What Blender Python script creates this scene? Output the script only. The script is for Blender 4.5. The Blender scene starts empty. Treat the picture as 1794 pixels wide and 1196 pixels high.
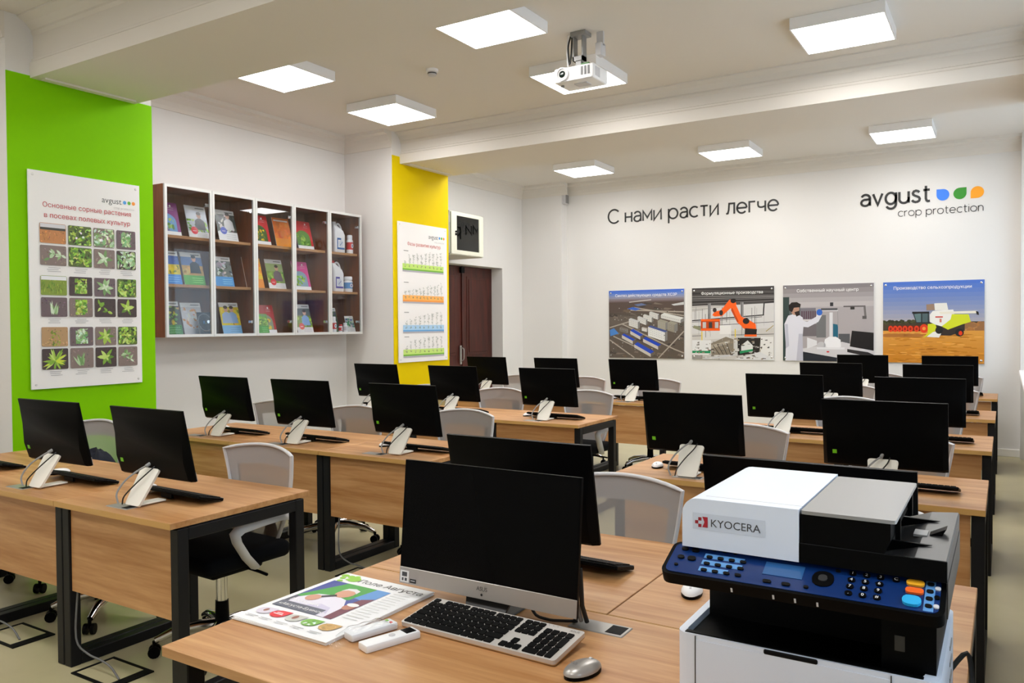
import bpy, bmesh, math, random
from mathutils import Vector, Matrix
from mathutils.geometry import delaunay_2d_cdt
random.seed(7)
scn = bpy.context.scene
COL = scn.collection

# ------------------------------------------------------------------ camera
def set_camera():
    f, yaw, pit, rol, h = 1399.0, .5538, -.0205, -.0069, 1.5152
    fw = Vector((-math.sin(yaw)*math.cos(pit), math.cos(yaw)*math.cos(pit), math.sin(pit)))
    r = Vector((math.cos(yaw), math.sin(yaw), 0)); up = r.cross(fw)
    r2 = r*math.cos(rol) + up*math.sin(rol); u2 = up*math.cos(rol) - r*math.sin(rol)
    cd = bpy.data.cameras.new('camera'); cd.sensor_width = 36; cd.lens = f/1794*36; cd.clip_start = .05
    co = bpy.data.objects.new('camera', cd); COL.objects.link(co)
    m = Matrix((r2, u2, -fw)).transposed().to_4x4(); m.translation = (0, 0, h)
    co.matrix_world = m
    scn.camera = co
set_camera()

# ------------------------------------------------------------------ world, exposure
w = bpy.data.worlds.new('sky'); scn.world = w; w.use_nodes = True
w.node_tree.nodes['Background'].inputs[0].default_value = (.72, .85, 1.0, 1)
w.node_tree.nodes['Background'].inputs[1].default_value = 3.2
PANEL_POWER = 19.5
scn.view_settings.view_transform = 'Standard'; scn.view_settings.look = 'None'
scn.view_settings.gamma = 1; scn.view_settings.exposure = 0.0
scn.view_settings.use_curve_mapping = False
scn.cycles.max_bounces = 10; scn.cycles.diffuse_bounces = 6
scn.cycles.transparent_max_bounces = 16
scn.cycles.use_denoising = True

# ------------------------------------------------------------------ colours and materials
def lin(c):
    c = c/255.0
    return c/12.92 if c <= .04045 else ((c+.055)/1.055)**2.4
def C(r, g, b): return (lin(r), lin(g), lin(b), 1)

def mat(name, col, rough=.5, metal=0, bump=0, bscale=200, coat=0, spec=.5, noise=0, nscale=8):
    m = bpy.data.materials.new(name); m.use_nodes = True
    nt = m.node_tree; b = nt.nodes['Principled BSDF']
    b.inputs['Base Color'].default_value = col; b.inputs['Roughness'].default_value = rough
    b.inputs['Metallic'].default_value = metal; b.inputs['Coat Weight'].default_value = coat
    b.inputs['Specular IOR Level'].default_value = spec
    if bump or noise:
        tc = nt.nodes.new('ShaderNodeTexCoord')
    if bump:
        n = nt.nodes.new('ShaderNodeTexNoise'); n.inputs['Scale'].default_value = bscale; n.inputs['Detail'].default_value = 3
        bp = nt.nodes.new('ShaderNodeBump'); bp.inputs['Strength'].default_value = bump; bp.inputs['Distance'].default_value = .002
        nt.links.new(tc.outputs['Object'], n.inputs['Vector'])
        nt.links.new(n.outputs[0], bp.inputs['Height']); nt.links.new(bp.outputs[0], b.inputs['Normal'])
    if noise:
        n = nt.nodes.new('ShaderNodeTexNoise'); n.inputs['Scale'].default_value = nscale; n.inputs['Detail'].default_value = 6
        mx = nt.nodes.new('ShaderNodeMix'); mx.data_type = 'RGBA'
        mx.inputs[6].default_value = tuple(v*(1-noise) for v in col[:3])+(1,)
        mx.inputs[7].default_value = tuple(min(1, v*(1+noise)) for v in col[:3])+(1,)
        nt.links.new(tc.outputs['Object'], n.inputs['Vector'])
        nt.links.new(n.outputs[0], mx.inputs[0]); nt.links.new(mx.outputs[2], b.inputs['Base Color'])
    return m

def wood(name, dark, light, scale=(1.1, 16, 16), rough=.42, coat=0):
    m = bpy.data.materials.new(name); m.use_nodes = True
    nt = m.node_tree; b = nt.nodes['Principled BSDF']; N = nt.nodes.new; L = nt.links.new
    tc = N('ShaderNodeTexCoord'); oi = N('ShaderNodeObjectInfo')
    mul = N('ShaderNodeMath'); mul.operation = 'MULTIPLY'; mul.inputs[1].default_value = 37
    L(oi.outputs['Random'], mul.inputs[0])
    add = N('ShaderNodeVectorMath'); add.operation = 'ADD'
    L(tc.outputs['Object'], add.inputs[0]); L(mul.outputs[0], add.inputs[1])
    mp = N('ShaderNodeMapping'); mp.inputs['Scale'].default_value = scale
    L(add.outputs[0], mp.inputs['Vector'])
    n1 = N('ShaderNodeTexNoise'); n1.inputs['Scale'].default_value = 1.0; n1.inputs['Detail'].default_value = 5; n1.inputs['Roughness'].default_value = .62
    n1.inputs['Distortion'].default_value = .35
    L(mp.outputs[0], n1.inputs['Vector'])
    n2 = N('ShaderNodeTexNoise'); n2.inputs['Scale'].default_value = 5; n2.inputs['Detail'].default_value = 3
    L(mp.outputs[0], n2.inputs['Vector'])
    mixf = N('ShaderNodeMath'); mixf.operation = 'MULTIPLY_ADD'; mixf.inputs[1].default_value = .3
    L(n2.outputs[0], mixf.inputs[0]); L(n1.outputs[0], mixf.inputs[2])
    cr = N('ShaderNodeValToRGB'); e = cr.color_ramp.elements
    e[0].position = .46; e[0].color = dark; e[1].position = .86; e[1].color = light
    L(mixf.outputs[0], cr.inputs[0]); L(cr.outputs[0], b.inputs['Base Color'])
    b.inputs['Roughness'].default_value = rough; b.inputs['Coat Weight'].default_value = coat
    return m

def emit(name, col, strength):
    m = bpy.data.materials.new(name); m.use_nodes = True
    b = m.node_tree.nodes['Principled BSDF']
    b.inputs['Base Color'].default_value = (.8, .8, .8, 1)
    b.inputs['Emission Color'].default_value = col; b.inputs['Emission Strength'].default_value = strength
    return m

def glass(name, tint=(.9, .92, .92, 1), ior=1.5, rough=.015):
    m = bpy.data.materials.new(name); m.use_nodes = True
    nt = m.node_tree; nt.nodes.remove(nt.nodes['Principled BSDF']); N = nt.nodes.new; L = nt.links.new
    t = N('ShaderNodeBsdfTransparent'); t.inputs[0].default_value = tint
    g = N('ShaderNodeBsdfGlossy'); g.inputs['Roughness'].default_value = rough
    fr = N('ShaderNodeFresnel'); ge = N('ShaderNodeNewGeometry')
    mr = N('ShaderNodeMapRange'); mr.inputs['To Min'].default_value = ior; mr.inputs['To Max'].default_value = 1/ior      # same reflection on both sides of the pane
    L(ge.outputs['Backfacing'], mr.inputs['Value']); L(mr.outputs[0], fr.inputs[0])
    mx = N('ShaderNodeMixShader'); L(fr.outputs[0], mx.inputs[0]); L(t.outputs[0], mx.inputs[1]); L(g.outputs[0], mx.inputs[2])
    L(mx.outputs[0], nt.nodes['Material Output'].inputs[0])
    return m

def meshcloth(name, col, alpha):
    m = bpy.data.materials.new(name); m.use_nodes = True
    nt = m.node_tree; b = nt.nodes['Principled BSDF']
    b.inputs['Base Color'].default_value = col; b.inputs['Roughness'].default_value = .7
    b.inputs['Alpha'].default_value = alpha
    return m

def printmat(name, rough):
    m = bpy.data.materials.new(name); m.use_nodes = True
    nt = m.node_tree; b = nt.nodes['Principled BSDF']
    a = nt.nodes.new('ShaderNodeVertexColor'); a.layer_name = 'ink'
    nt.links.new(a.outputs[0], b.inputs['Base Color']); b.inputs['Roughness'].default_value = rough
    return m

MT = dict(
    wall=mat('wall_paint', C(224, 222, 220), .75, spec=.2, bump=.05, bscale=120),
    ceil=mat('ceiling_paint', C(222, 217, 210), .8, spec=.2),
    green=mat('green_paint', C(126, 198, 0), .6, spec=.08, bump=.05, bscale=120),
    yellow=mat('yellow_paint', C(226, 198, 0), .6, spec=.08, bump=.05, bscale=120),
    floor=mat('linoleum', C(184, 175, 138), .30, noise=.10, nscale=5, bump=.03, bscale=60),
    white=mat('white_plastic', C(240, 240, 242), .4),
    white2=mat('cream_plastic', C(236, 232, 222), .4),
    printer_white=mat('printer_white', C(222, 229, 244), .38),
    black=mat('black_plastic', C(5, 5, 6), .42, spec=.07),
    blackg=mat('black_gloss', C(6, 6, 7), .25, spec=.06),
    matte_black=mat('matte_black', C(6, 6, 7), .6, spec=.15),
    blackm=mat('black_metal', C(20, 20, 23), .45, spec=.25),
    dgrey=mat('dark_grey_plastic', C(48, 47, 47), .35),
    mgrey=mat('mid_grey_plastic', C(140, 138, 136), .35),
    lgrey=mat('light_grey_plastic', C(204, 203, 206), .45),
    silver=mat('silver_plastic', C(172, 168, 164), .32, metal=.5),
    alu=mat('aluminium', C(214, 214, 212), .35, metal=.35),
    chrome=mat('chrome', C(215, 215, 218), .12, metal=1),
    wood=wood('desk_wood', C(166, 112, 62), C(206, 158, 108)),
    edge=mat('desk_edge_band', C(196, 152, 88), .45),
    cabwood=wood('cabinet_wood', C(110, 54, 14), C(150, 84, 32), (14, 14, 1.2)),
    cabshelf=wood('shelf_wood', C(170, 122, 76), C(196, 148, 98), (14, 1.2, 14)),
    cabdark=wood('cabinet_inner_wood', C(112, 72, 40), C(146, 98, 60), (14, 14, 1.2)),
    doorwood=wood('mahogany', C(46, 10, 3), C(84, 24, 8), (14, 14, 1.4), .5),
    glass=glass('cabinet_glass', (.90, .91, .92, 1), 1.42),
    smoked=glass('smoked_glass', (.35, .37, .37, 1), 1.55),
    wglass=glass('window_glass', (.93, .96, .96, 1), 1.45),
    cloth=mat('black_cloth', C(8, 9, 13), .85, spec=.1, bump=.3, bscale=500),
    navy=mat('navy_cloth', C(26, 30, 44), .9, bump=.4, bscale=90),
    mesh=meshcloth('chair_mesh', C(176, 170, 168), .62),
    bag=glass('clear_bag', (.94, .95, .96, 1), 1.28, .22),
    panel=emit('panel_glow', (1.0, .985, .962, 1), PANEL_POWER),
    ink=printmat('print_ink', .45), inkg=printmat('print_ink_gloss', .25),
    txt=mat('black_vinyl', C(32, 32, 32), .5), cable=mat('grey_cable', C(150, 150, 150), .5),
    cableg=mat('dull_grey_cable', C(104, 104, 104), .5), cableb=mat('black_cable', C(20, 20, 20), .5), blue=mat('panel_blue', C(12, 44, 100), .22),
    blue2=mat('panel_light_blue', C(94, 150, 208), .25), orange=mat('button_orange', C(246, 104, 30), .35),
    amber=mat('button_amber', C(250, 180, 40), .35), cyan=mat('button_cyan', C(40, 170, 226), .35),
    lcd=mat('lcd', C(44, 90, 144), .15), stick=mat('sticker_green', C(110, 190, 20), .4),
    lens=mat('lens_glass', C(10, 26, 22), .05), cardgreen=mat('circuit_green', C(50, 110, 40), .5),
    red=mat('cap_red', C(206, 40, 40), .4), boxgrey=mat('box_enamel', C(214, 214, 198), .4),
    radiator=mat('radiator_enamel', C(200, 202, 204), .4), base=mat('baseboard_white', C(232, 230, 226), .45),
)

# ------------------------------------------------------------------ mesh builder
class M:
    def __init__(s): s.bm = bmesh.new()
    def box(s, x0, x1, y0, y1, z0, z1, mi=0, bev=0, seg=2, mtx=None):
        r = bmesh.ops.create_cube(s.bm, size=1)
        vs = r['verts']
        for v in vs:
            v.co = Vector(((x0+x1)/2+v.co.x*(x1-x0), (y0+y1)/2+v.co.y*(y1-y0), (z0+z1)/2+v.co.z*(z1-z0)))
        fs = set(f for v in vs for f in v.link_faces)
        for f in fs: f.material_index = mi
        allv = vs
        if bev:
            es = list(set(e for v in vs for e in v.link_edges))
            rr = bmesh.ops.bevel(s.bm, geom=es, offset=bev, segments=seg, affect='EDGES', profile=.5, clamp_overlap=True)
            for f in rr['faces']: f.material_index = mi
            allv = list(set(v for f in rr['faces'] for v in f.verts) | set(v for v in vs if v.is_valid))
        if mtx is not None:
            for v in allv: v.co = mtx @ v.co
        return s
    def face(s, pts, mi=0):
        f = s.bm.faces.new([s.bm.verts.new(p) for p in pts]); f.material_index = mi; return s
    def prism(s, pts, off, mi=0):
        off = Vector(off)
        a = [s.bm.verts.new(p) for p in pts]; b = [s.bm.verts.new(Vector(p)+off) for p in pts]
        n = len(pts)
        fs = [s.bm.faces.new(a[::-1]), s.bm.faces.new(b)]
        for i in range(n): fs.append(s.bm.faces.new((a[i], a[(i+1) % n], b[(i+1) % n], b[i])))
        for f in fs: f.material_index = mi
        return s
    def loft(s, rings, mi=0, cap=True, closed=False):
        R = [[s.bm.verts.new(p) for p in r] for r in rings]; n = len(R[0]); k = len(R)
        for i in range(k if closed else k-1):
            a, b = R[i], R[(i+1) % k]
            for j in range(n):
                f = s.bm.faces.new((a[j], a[(j+1) % n], b[(j+1) % n], b[j])); f.material_index = mi
        if cap and not closed:
            s.bm.faces.new(R[0][::-1]).material_index = mi; s.bm.faces.new(R[-1]).material_index = mi
        return s
    def cyl(s, p0, p1, r0, r1=None, n=12, mi=0):
        return s.tube([p0, p1], [r0, r0 if r1 is None else r1], n, mi)
    def tube(s, pts, r, n=8, mi=0, closed=False, flat=None, up=None):
        pts = [Vector(p) for p in pts]
        if not isinstance(r, (list, tuple)) and not closed and len(pts) > 3:      # soften bends
            q = [pts[0]*2-pts[1]]+pts+[pts[-1]*2-pts[-2]]; out = []
            for i in range(1, len(q)-2):
                a, b, c, d = q[i-1:i+3]
                for j in range(4):
                    t = j/4; out.append(.5*((2*b)+(c-a)*t+(2*a-5*b+4*c-d)*t*t+(3*b-a-3*c+d)*t**3))
            pts = out+[pts[-1]]
        k = len(pts)
        rs = r if isinstance(r, (list, tuple)) else [r]*k
        rings = []; ref = Vector(up) if up else None
        for i in range(k):
            if closed: t = pts[(i+1) % k]-pts[i-1]
            else: t = pts[min(i+1, k-1)]-pts[max(i-1, 0)]
            t.normalize()
            if ref is None: ref = Vector((0, 0, 1)) if abs(t.z) < .9 else Vector((1, 0, 0))
            a = t.cross(ref)
            if a.length < 1e-4: a = t.cross(Vector((.3, 1, .2)))
            a.normalize(); b = a.cross(t).normalized()
            if not up: ref = b
            fa, fb = flat if flat else (1, 1)
            rings.append([pts[i]+a*math.cos(2*math.pi*j/n)*rs[i]*fa+b*math.sin(2*math.pi*j/n)*rs[i]*fb for j in range(n)])
        return s.loft(rings, mi, True, closed)
    def lathe(s, prof, c=(0, 0, 0), n=20, mi=0, sx=1, sy=1):
        c = Vector(c)
        return s.loft([[c+Vector((r*sx*math.cos(2*math.pi*j/n), r*sy*math.sin(2*math.pi*j/n), z)) for j in range(n)] for r, z in prof], mi)
    def grid(s, nu, nv, fn, mi=0):
        V = [[s.bm.verts.new(fn(i/nu, j/nv)) for j in range(nv+1)] for i in range(nu+1)]
        for i in range(nu):
            for j in range(nv):
                s.bm.faces.new((V[i][j], V[i+1][j], V[i+1][j+1], V[i][j+1])).material_index = mi
        return s
    def xf(s, m):
        for v in s.bm.verts: v.co = m @ v.co
        return s
    def data(s, name, mats, smooth=None):
        bmesh.ops.recalc_face_normals(s.bm, faces=s.bm.faces)
        me = bpy.data.meshes.new(name); s.bm.to_mesh(me); s.bm.free()
        for m in mats: me.materials.append(MT[m] if isinstance(m, str) else m)
        if smooth:
            for p in me.polygons: p.use_smooth = True
            me.set_sharp_from_angle(angle=math.radians(smooth))
        return me
    def obj(s, name, mats, parent=None, loc=None, smooth=None, rot=None):
        if isinstance(mats, str): mats = [mats]
        o = bpy.data.objects.new(name, s.data(name, mats, smooth)); COL.objects.link(o)
        if parent: o.parent = parent
        if loc: o.location = loc
        if rot: o.rotation_euler = rot
        return o

def rrect(x0, x1, y0, y1, r, n=4):
    P = []
    for cx, cy, a0 in ((x1-r, y1-r, 0), (x0+r, y1-r, 90), (x0+r, y0+r, 180), (x1-r, y0+r, 270)):
        for i in range(n+1):
            a = math.radians(a0+90*i/n); P.append((cx+r*math.cos(a), cy+r*math.sin(a)))
    return P

def empty(name, loc, label=None, cat=None, group=None, rz=0):
    o = bpy.data.objects.new(name, None); COL.objects.link(o); o.location = loc; o.rotation_euler = (0, 0, rz); o.empty_display_size = .05
    if label: tag(o, label, cat, group)
    return o
def tag(o, label, cat=None, group=None):
    o['label'] = label
    if cat: o['category'] = cat
    if group: o['group'] = group
    return o
def struct(o, label=None):
    o['kind'] = 'structure'
    if label: o['label'] = label
    return o
KIDS = {}
def kids(o):
    return [c for c in bpy.data.objects if c.parent == o]
def tree(o):
    return (o, [tree(c) for c in kids(o)])
def copy_tree(t, parent=None):
    o, ch = t
    c = o.copy(); COL.objects.link(c)
    if parent is not None: c.parent = parent
    for k in ch: copy_tree(k, c)
    return c

# ------------------------------------------------------------------ flat print
_T = {}
def text_geo(s, bold=0.0, spacing=1.0):
    """outline of a text, filled glyph by glyph: list of (verts, tris), x extent"""
    key = (s, bold, spacing)
    if key in _T: return _T[key]
    cu = bpy.data.curves.new('glyphs', 'FONT'); cu.body = s; cu.size = 1; cu.offset = bold; cu.space_character = spacing
    cu.resolution_u = 3; cu.dimensions = '2D'; cu.fill_mode = 'NONE'
    o = bpy.data.objects.new('glyphs', cu); COL.objects.link(o)
    dg = bpy.context.evaluated_depsgraph_get(); me = bpy.data.meshes.new_from_object(o.evaluated_get(dg))
    V = [Vector((v.co.x, v.co.y)) for v in me.vertices]; nx = {}
    for e in me.edges:
        a, b = e.vertices; nx.setdefault(a, []).append(b); nx.setdefault(b, []).append(a)
    bpy.data.objects.remove(o); bpy.data.curves.remove(cu); bpy.data.meshes.remove(me)
    seen = set(); loops = []
    for i in range(len(V)):
        if i in seen or i not in nx: continue
        lp = [i]; seen.add(i); cur = i
        while True:
            n = [k for k in nx[cur] if k not in seen]
            if not n: break
            cur = n[0]; seen.add(cur); lp.append(cur)
        P = []
        for k in lp:
            if not P or (V[k]-P[-1]).length > 1e-4: P.append(V[k])
        if len(P) > 2: loops.append(P)
    loops.sort(key=lambda P: min(p.x for p in P))
    cl = []
    for P in loops:
        a, b = min(p.x for p in P), max(p.x for p in P)
        if cl and a < cl[-1][1]-.25*(b-a): cl[-1][1] = max(cl[-1][1], b); cl[-1][2].append(P)
        else: cl.append([a, b, [P]])
    G = []
    for a, b, LP in cl:
        vs = []; es = []
        for P in LP:
            k = len(vs); vs += P; es += [(k+q, k+(q+1) % len(P)) for q in range(len(P))]
        r = delaunay_2d_cdt(vs, es, [], 0, 1e-6)
        ov = [(v.x, v.y) for v in r[0]]; tri = []
        seg = [(vs[x], vs[y]) for x, y in es]
        for f in r[2]:
            cx = sum(ov[q][0] for q in f)/len(f); cy = sum(ov[q][1] for q in f)/len(f); c = False
            for p, q in seg:
                if (p.y > cy) != (q.y > cy) and cx < p.x+(cy-p.y)/(q.y-p.y)*(q.x-p.x): c = not c
            if c: tri.append(tuple(f))
        G.append((ov, tri))
    _T[key] = (G, min(c[0] for c in cl), max(c[1] for c in cl))
    return _T[key]

class Print:
    """Flat print: coloured shapes on a w x h sheet, x to the right, y up."""
    def __init__(s, w, h, eps=.0003):
        s.w, s.h, s.eps = w, h, eps; s.V = []; s.F = []; s.K = []; s.clip = (0, 0, w, h); s.tf = None
    def poly(s, pts, col, layer=1):
        if s.tf: pts = [s.tf(*p) for p in pts]
        x0, y0, x1, y1 = s.clip
        for ax, lim, sg in ((0, x0, 1), (0, x1, -1), (1, y0, 1), (1, y1, -1)):
            out = []
            for i in range(len(pts)):
                a, b = pts[i], pts[(i+1) % len(pts)]
                ia, ib = (a[ax]-lim)*sg >= 0, (b[ax]-lim)*sg >= 0
                if ia: out.append(a)
                if ia != ib:
                    t = (lim-a[ax])/(b[ax]-a[ax]); out.append((a[0]+(b[0]-a[0])*t, a[1]+(b[1]-a[1])*t))
            pts = out
            if len(pts) < 3: return s
        i0 = len(s.V)
        d_ = -layer*s.eps-len(s.F)*1.2e-6        # later ink lies on earlier ink
        s.V += [(p[0], d_, p[1]) for p in pts]; s.F.append(tuple(range(i0, i0+len(pts)))); s.K.append(C(*col))
        return s
    def rect(s, x0, y0, x1, y1, col, layer=1): return s.poly([(x0, y0), (x1, y0), (x1, y1), (x0, y1)], col, layer)
    def rr(s, x0, y0, x1, y1, r, col, layer=1): return s.poly(rrect(x0, x1, y0, y1, r, 3), col, layer)
    def ell(s, cx, cy, rx, ry, col, layer=1, n=14, a=0):
        ca, sa = math.cos(a), math.sin(a)
        return s.poly([(cx+rx*math.cos(t)*ca-ry*math.sin(t)*sa, cy+rx*math.cos(t)*sa+ry*math.sin(t)*ca) for t in [2*math.pi*i/n for i in range(n)]], col, layer)
    def leaf(s, x, y, l, wd, a, col, layer=1):
        ca, sa = math.cos(a), math.sin(a); P = [(0, 0), (.3*l, wd/2), (.65*l, wd*.42), (l, 0), (.65*l, -wd*.42), (.3*l, -wd/2)]
        return s.poly([(x+p[0]*ca-p[1]*sa, y+p[0]*sa+p[1]*ca) for p in P], col, layer)
    def line(s, x0, y0, x1, y1, wd, col, layer=1):
        dx, dy = x1-x0, y1-y0; d = math.hypot(dx, dy) or 1; nx, ny = -dy/d*wd/2, dx/d*wd/2
        return s.poly([(x0+nx, y0+ny), (x0-nx, y0-ny), (x1-nx, y1-ny), (x1+nx, y1+ny)], col, layer)
    def grad(s, x0, y0, x1, y1, c0, c1, n=8, layer=1):
        for i in range(n):
            t = (i+.5)/n; s.rect(x0, y0+(y1-y0)*i/n, x1, y0+(y1-y0)*(i+1)/n, tuple(c0[k]+(c1[k]-c0[k])*t for k in range(3)), layer)
        return s
    def text(s, body, x, y, width, col, layer=3, bold=0., align='L', size=None, spacing=1.):
        G, a, b = text_geo(body, bold, spacing)
        k = width/(b-a) if size is None else size
        ww = (b-a)*k; ox = x-(0 if align == 'L' else ww/2 if align == 'C' else ww)
        for V, F in G:
            i0 = len(s.V); d_ = -layer*s.eps-len(s.F)*1.2e-6; s.V += [(ox+(v[0]-a)*k, d_, y+v[1]*k) for v in V]
            for f in F: s.F.append(tuple(i0+i for i in f)); s.K.append(C(*col))
        return s
    def blobs(s, x0, y0, x1, y1, n, r0, r1, cols, layer=2, kind='leaf', a0=0, a1=6.28, squash=.5):
        old = s.clip; s.clip = (max(x0, old[0]), max(y0, old[1]), min(x1, old[2]), min(y1, old[3]))
        for i in range(n):
            x, y = random.uniform(x0, x1), random.uniform(y0, y1); r = random.uniform(r0, r1); c = random.choice(cols); a = random.uniform(a0, a1)
            c = tuple(max(0, min(255, v+random.uniform(-14, 14))) for v in c)
            if kind == 'leaf': s.leaf(x, y, r*2, r*squash*2, a, c, layer)
            else: s.ell(x, y, r, r*squash, c, layer, 8, a)
        s.clip = old; return s
    def obj(s, name, parent, mtx=None, m='ink'):
        me = bpy.data.meshes.new(name); me.from_pydata(s.V, [], s.F)
        at = me.color_attributes.new('ink', 'FLOAT_COLOR', 'CORNER')
        buf = []
        for p, k in zip(me.polygons, s.K): buf += list(k)*p.loop_total
        at.data.foreach_set('color', buf); me.materials.append(MT[m])
        o = bpy.data.objects.new(name, me); COL.objects.link(o)
        if parent: o.parent = parent
        if mtx is not None: o.matrix_local = mtx
        return o

def arc(cx, cy, rx, ry, a0, a1, n=14):
    return [(cx+rx*math.cos(math.radians(a0+(a1-a0)*i/n)), cy+ry*math.sin(math.radians(a0+(a1-a0)*i/n))) for i in range(n+1)]
GL = {  # geometric sans letters as strokes: (advance width, strokes)
 'a': (.74, [arc(.38, .64, .36, .36, 155, 0)+[(.74, 0)], [(.74, .58), (.42, .56)]+arc(.36, .28, .34, .28, 80, 300)+[(.66, .14), (.74, .30)]]),
 'v': (.76, [[(0, 1), (.38, .02), (.76, 1)]]),
 'g': (.84, [arc(.42, .5, .42, .5, 0, 360, 24), [(.84, 1), (.84, 0)]+arc(.44, 0, .40, .42, 0, -155)]),
 'u': (.74, [[(0, 1), (0, .36)]+arc(.37, .36, .37, .36, 180, 360)+[(.74, .5)], [(.74, 1), (.74, 0)]]),
 's': (.62, [[(.58, .84), (.47, .95), (.31, 1), (.15, .95), (.07, .80), (.10, .66), (.22, .57), (.40, .49), (.54, .41), (.61, .27), (.57, .11), (.44, .02), (.28, 0), (.11, .06), (.0, .19)]]),
 't': (.52, [[(.2, 1.35), (.2, .24), (.25, .08), (.36, .0), (.52, .03)], [(0, 1), (.5, 1)]]),
 'c': (.82, [arc(.48, .5, .48, .5, 48, 312, 20)]), 'o': (.98, [arc(.49, .5, .49, .5, 0, 360, 24)]),
 'r': (.44, [[(0, 1), (0, 0)], [(0, .6)]+arc(.40, .58, .40, .41, 175, 82)]),
 'p': (.94, [[(0, 1), (0, -.45)], arc(.47, .5, .47, .5, 0, 360, 24)]),
 'e': (.92, [[(.02, .5), (.92, .5)], arc(.47, .5, .46, .5, 0, 318, 22)]),
 'i': (.06, [[(.03, 1), (.03, 0)], [(.03, 1.32), (.03, 1.40)]]),
 'n': (.74, [[(0, 1), (0, 0)], [(0, .62)]+arc(.37, .62, .37, .38, 180, 0)+[(.74, 0)]]),
 'S': (1.12, [arc(.66, .70, .66, .70, 42, 318, 24)]),
 'н': (.70, [[(0, 1), (0, 0)], [(.70, 1), (.70, 0)], [(0, .52), (.70, .52)]]),
 'м': (.92, [[(0, 0), (0, 1), (.46, .30), (.92, 1), (.92, 0)]]),
 'и': (.76, [[(0, 1), (0, 0), (.76, 1), (.76, 0)]]),
 'т': (.74, [[(0, 1), (.74, 1)], [(.37, 1), (.37, 0)]]),
 'л': (.78, [[(.78, 0), (.78, 1), (.28, 1), (.24, .38), (.16, .08), (.0, .02)]]),
 'г': (.56, [[(0, 0), (0, 1), (.56, 1)]]),
 'ч': (.68, [[(0, 1), (0, .66), (.05, .5), (.18, .42), (.36, .41), (.54, .45), (.68, .52)], [(.68, 1), (.68, 0)]]),
}
for c_, l_ in zip('Сарсе', 'Sapce'): GL[c_] = GL[l_]
def letters(body, width, parent, loc, wt, mname, gap=.26, depth=.005, name='letter', space=.55):
    """raised wall lettering: one child object per letter, wt = stroke width in x-heights"""
    tot = sum((GL[c][0]+gap) if c != ' ' else space for c in body)-gap
    k = width/tot; x = 0
    for c in body:
        if c == ' ': x += space; continue
        mb = M()
        for P in GL[c][1]:
            n = len(P); cl = math.hypot(P[0][0]-P[-1][0], P[0][1]-P[-1][1]) < 1e-6
            if cl: P = P[:-1]; n -= 1
            Lf, Rt = [], []
            for i in range(n):
                a = P[i-1] if (i or cl) else P[i]; b = P[(i+1) % n] if (i < n-1 or cl) else P[i]
                d0 = Vector((P[i][0]-a[0], P[i][1]-a[1])); d1 = Vector((b[0]-P[i][0], b[1]-P[i][1]))
                if d0.length < 1e-9: d0 = d1.copy()
                if d1.length < 1e-9: d1 = d0.copy()
                d0.normalize(); d1.normalize(); m_ = (d0+d1)
                m_ = m_.normalized() if m_.length > .2 else d0
                nn = Vector((-m_.y, m_.x)); co_ = max(.45, nn.dot(Vector((-d0.y, d0.x)))); o_ = nn*(wt/2/co_)
                Lf.append((P[i][0]+o_.x, P[i][1]+o_.y)); Rt.append((P[i][0]-o_.x, P[i][1]-o_.y))
            q = lambda t, y: mb.bm.verts.new(((x+t[0])*k, y, t[1]*k))
            vl = [(q(l, 0), q(l, -depth)) for l in Lf]; vr = [(q(r, 0), q(r, -depth)) for r in Rt]
            for i in range(n if cl else n-1):
                j = (i+1) % n
                mb.bm.faces.new((vl[i][1], vl[j][1], vr[j][1], vr[i][1])); mb.bm.faces.new((vl[i][0], vl[j][0], vl[j][1], vl[i][1])); mb.bm.faces.new((vr[i][1], vr[j][1], vr[j][0], vr[i][0]))
            if not cl:
                for i in (0, n-1): mb.bm.faces.new((vl[i][0], vl[i][1], vr[i][1], vr[i][0]))
        mb.obj(name, mname, parent, loc); x += GL[c][0]+gap

# ------------------------------------------------------------------ room dimensions
PX, XN, YB, CE = -5.55, -6.23, 10.54, 3.58        # pillar faces, niche walls, back wall, ceiling
XR, XP, YF = .80, .14, -3.2                        # window wall, right piers, wall behind the camera
PIL = [(2.724, 3.767), (6.575, 7.57)]
struct(M().box(XN-.4, XR+.3, YF-.2, YB+.2, -.15, 0).obj('floor', 'floor'), 'beige grey linoleum floor of the classroom')
struct(M().box(XN-.4, XR+.3, YF-.2, YB+.2, CE, CE+.15).obj('ceiling', 'ceil'), 'white ceiling carrying square light panels')
struct(M().box(XN-.4, XR+.3, YB, YB+.2, 0, CE).obj('wall_back', 'wall'), 'white back wall with slogan, logo and four photo boards')
struct(M().box(XN-.4, XR+.3, YF-.2, YF, 0, CE).obj('wall_front', 'wall'), 'white wall behind the viewer')
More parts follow.
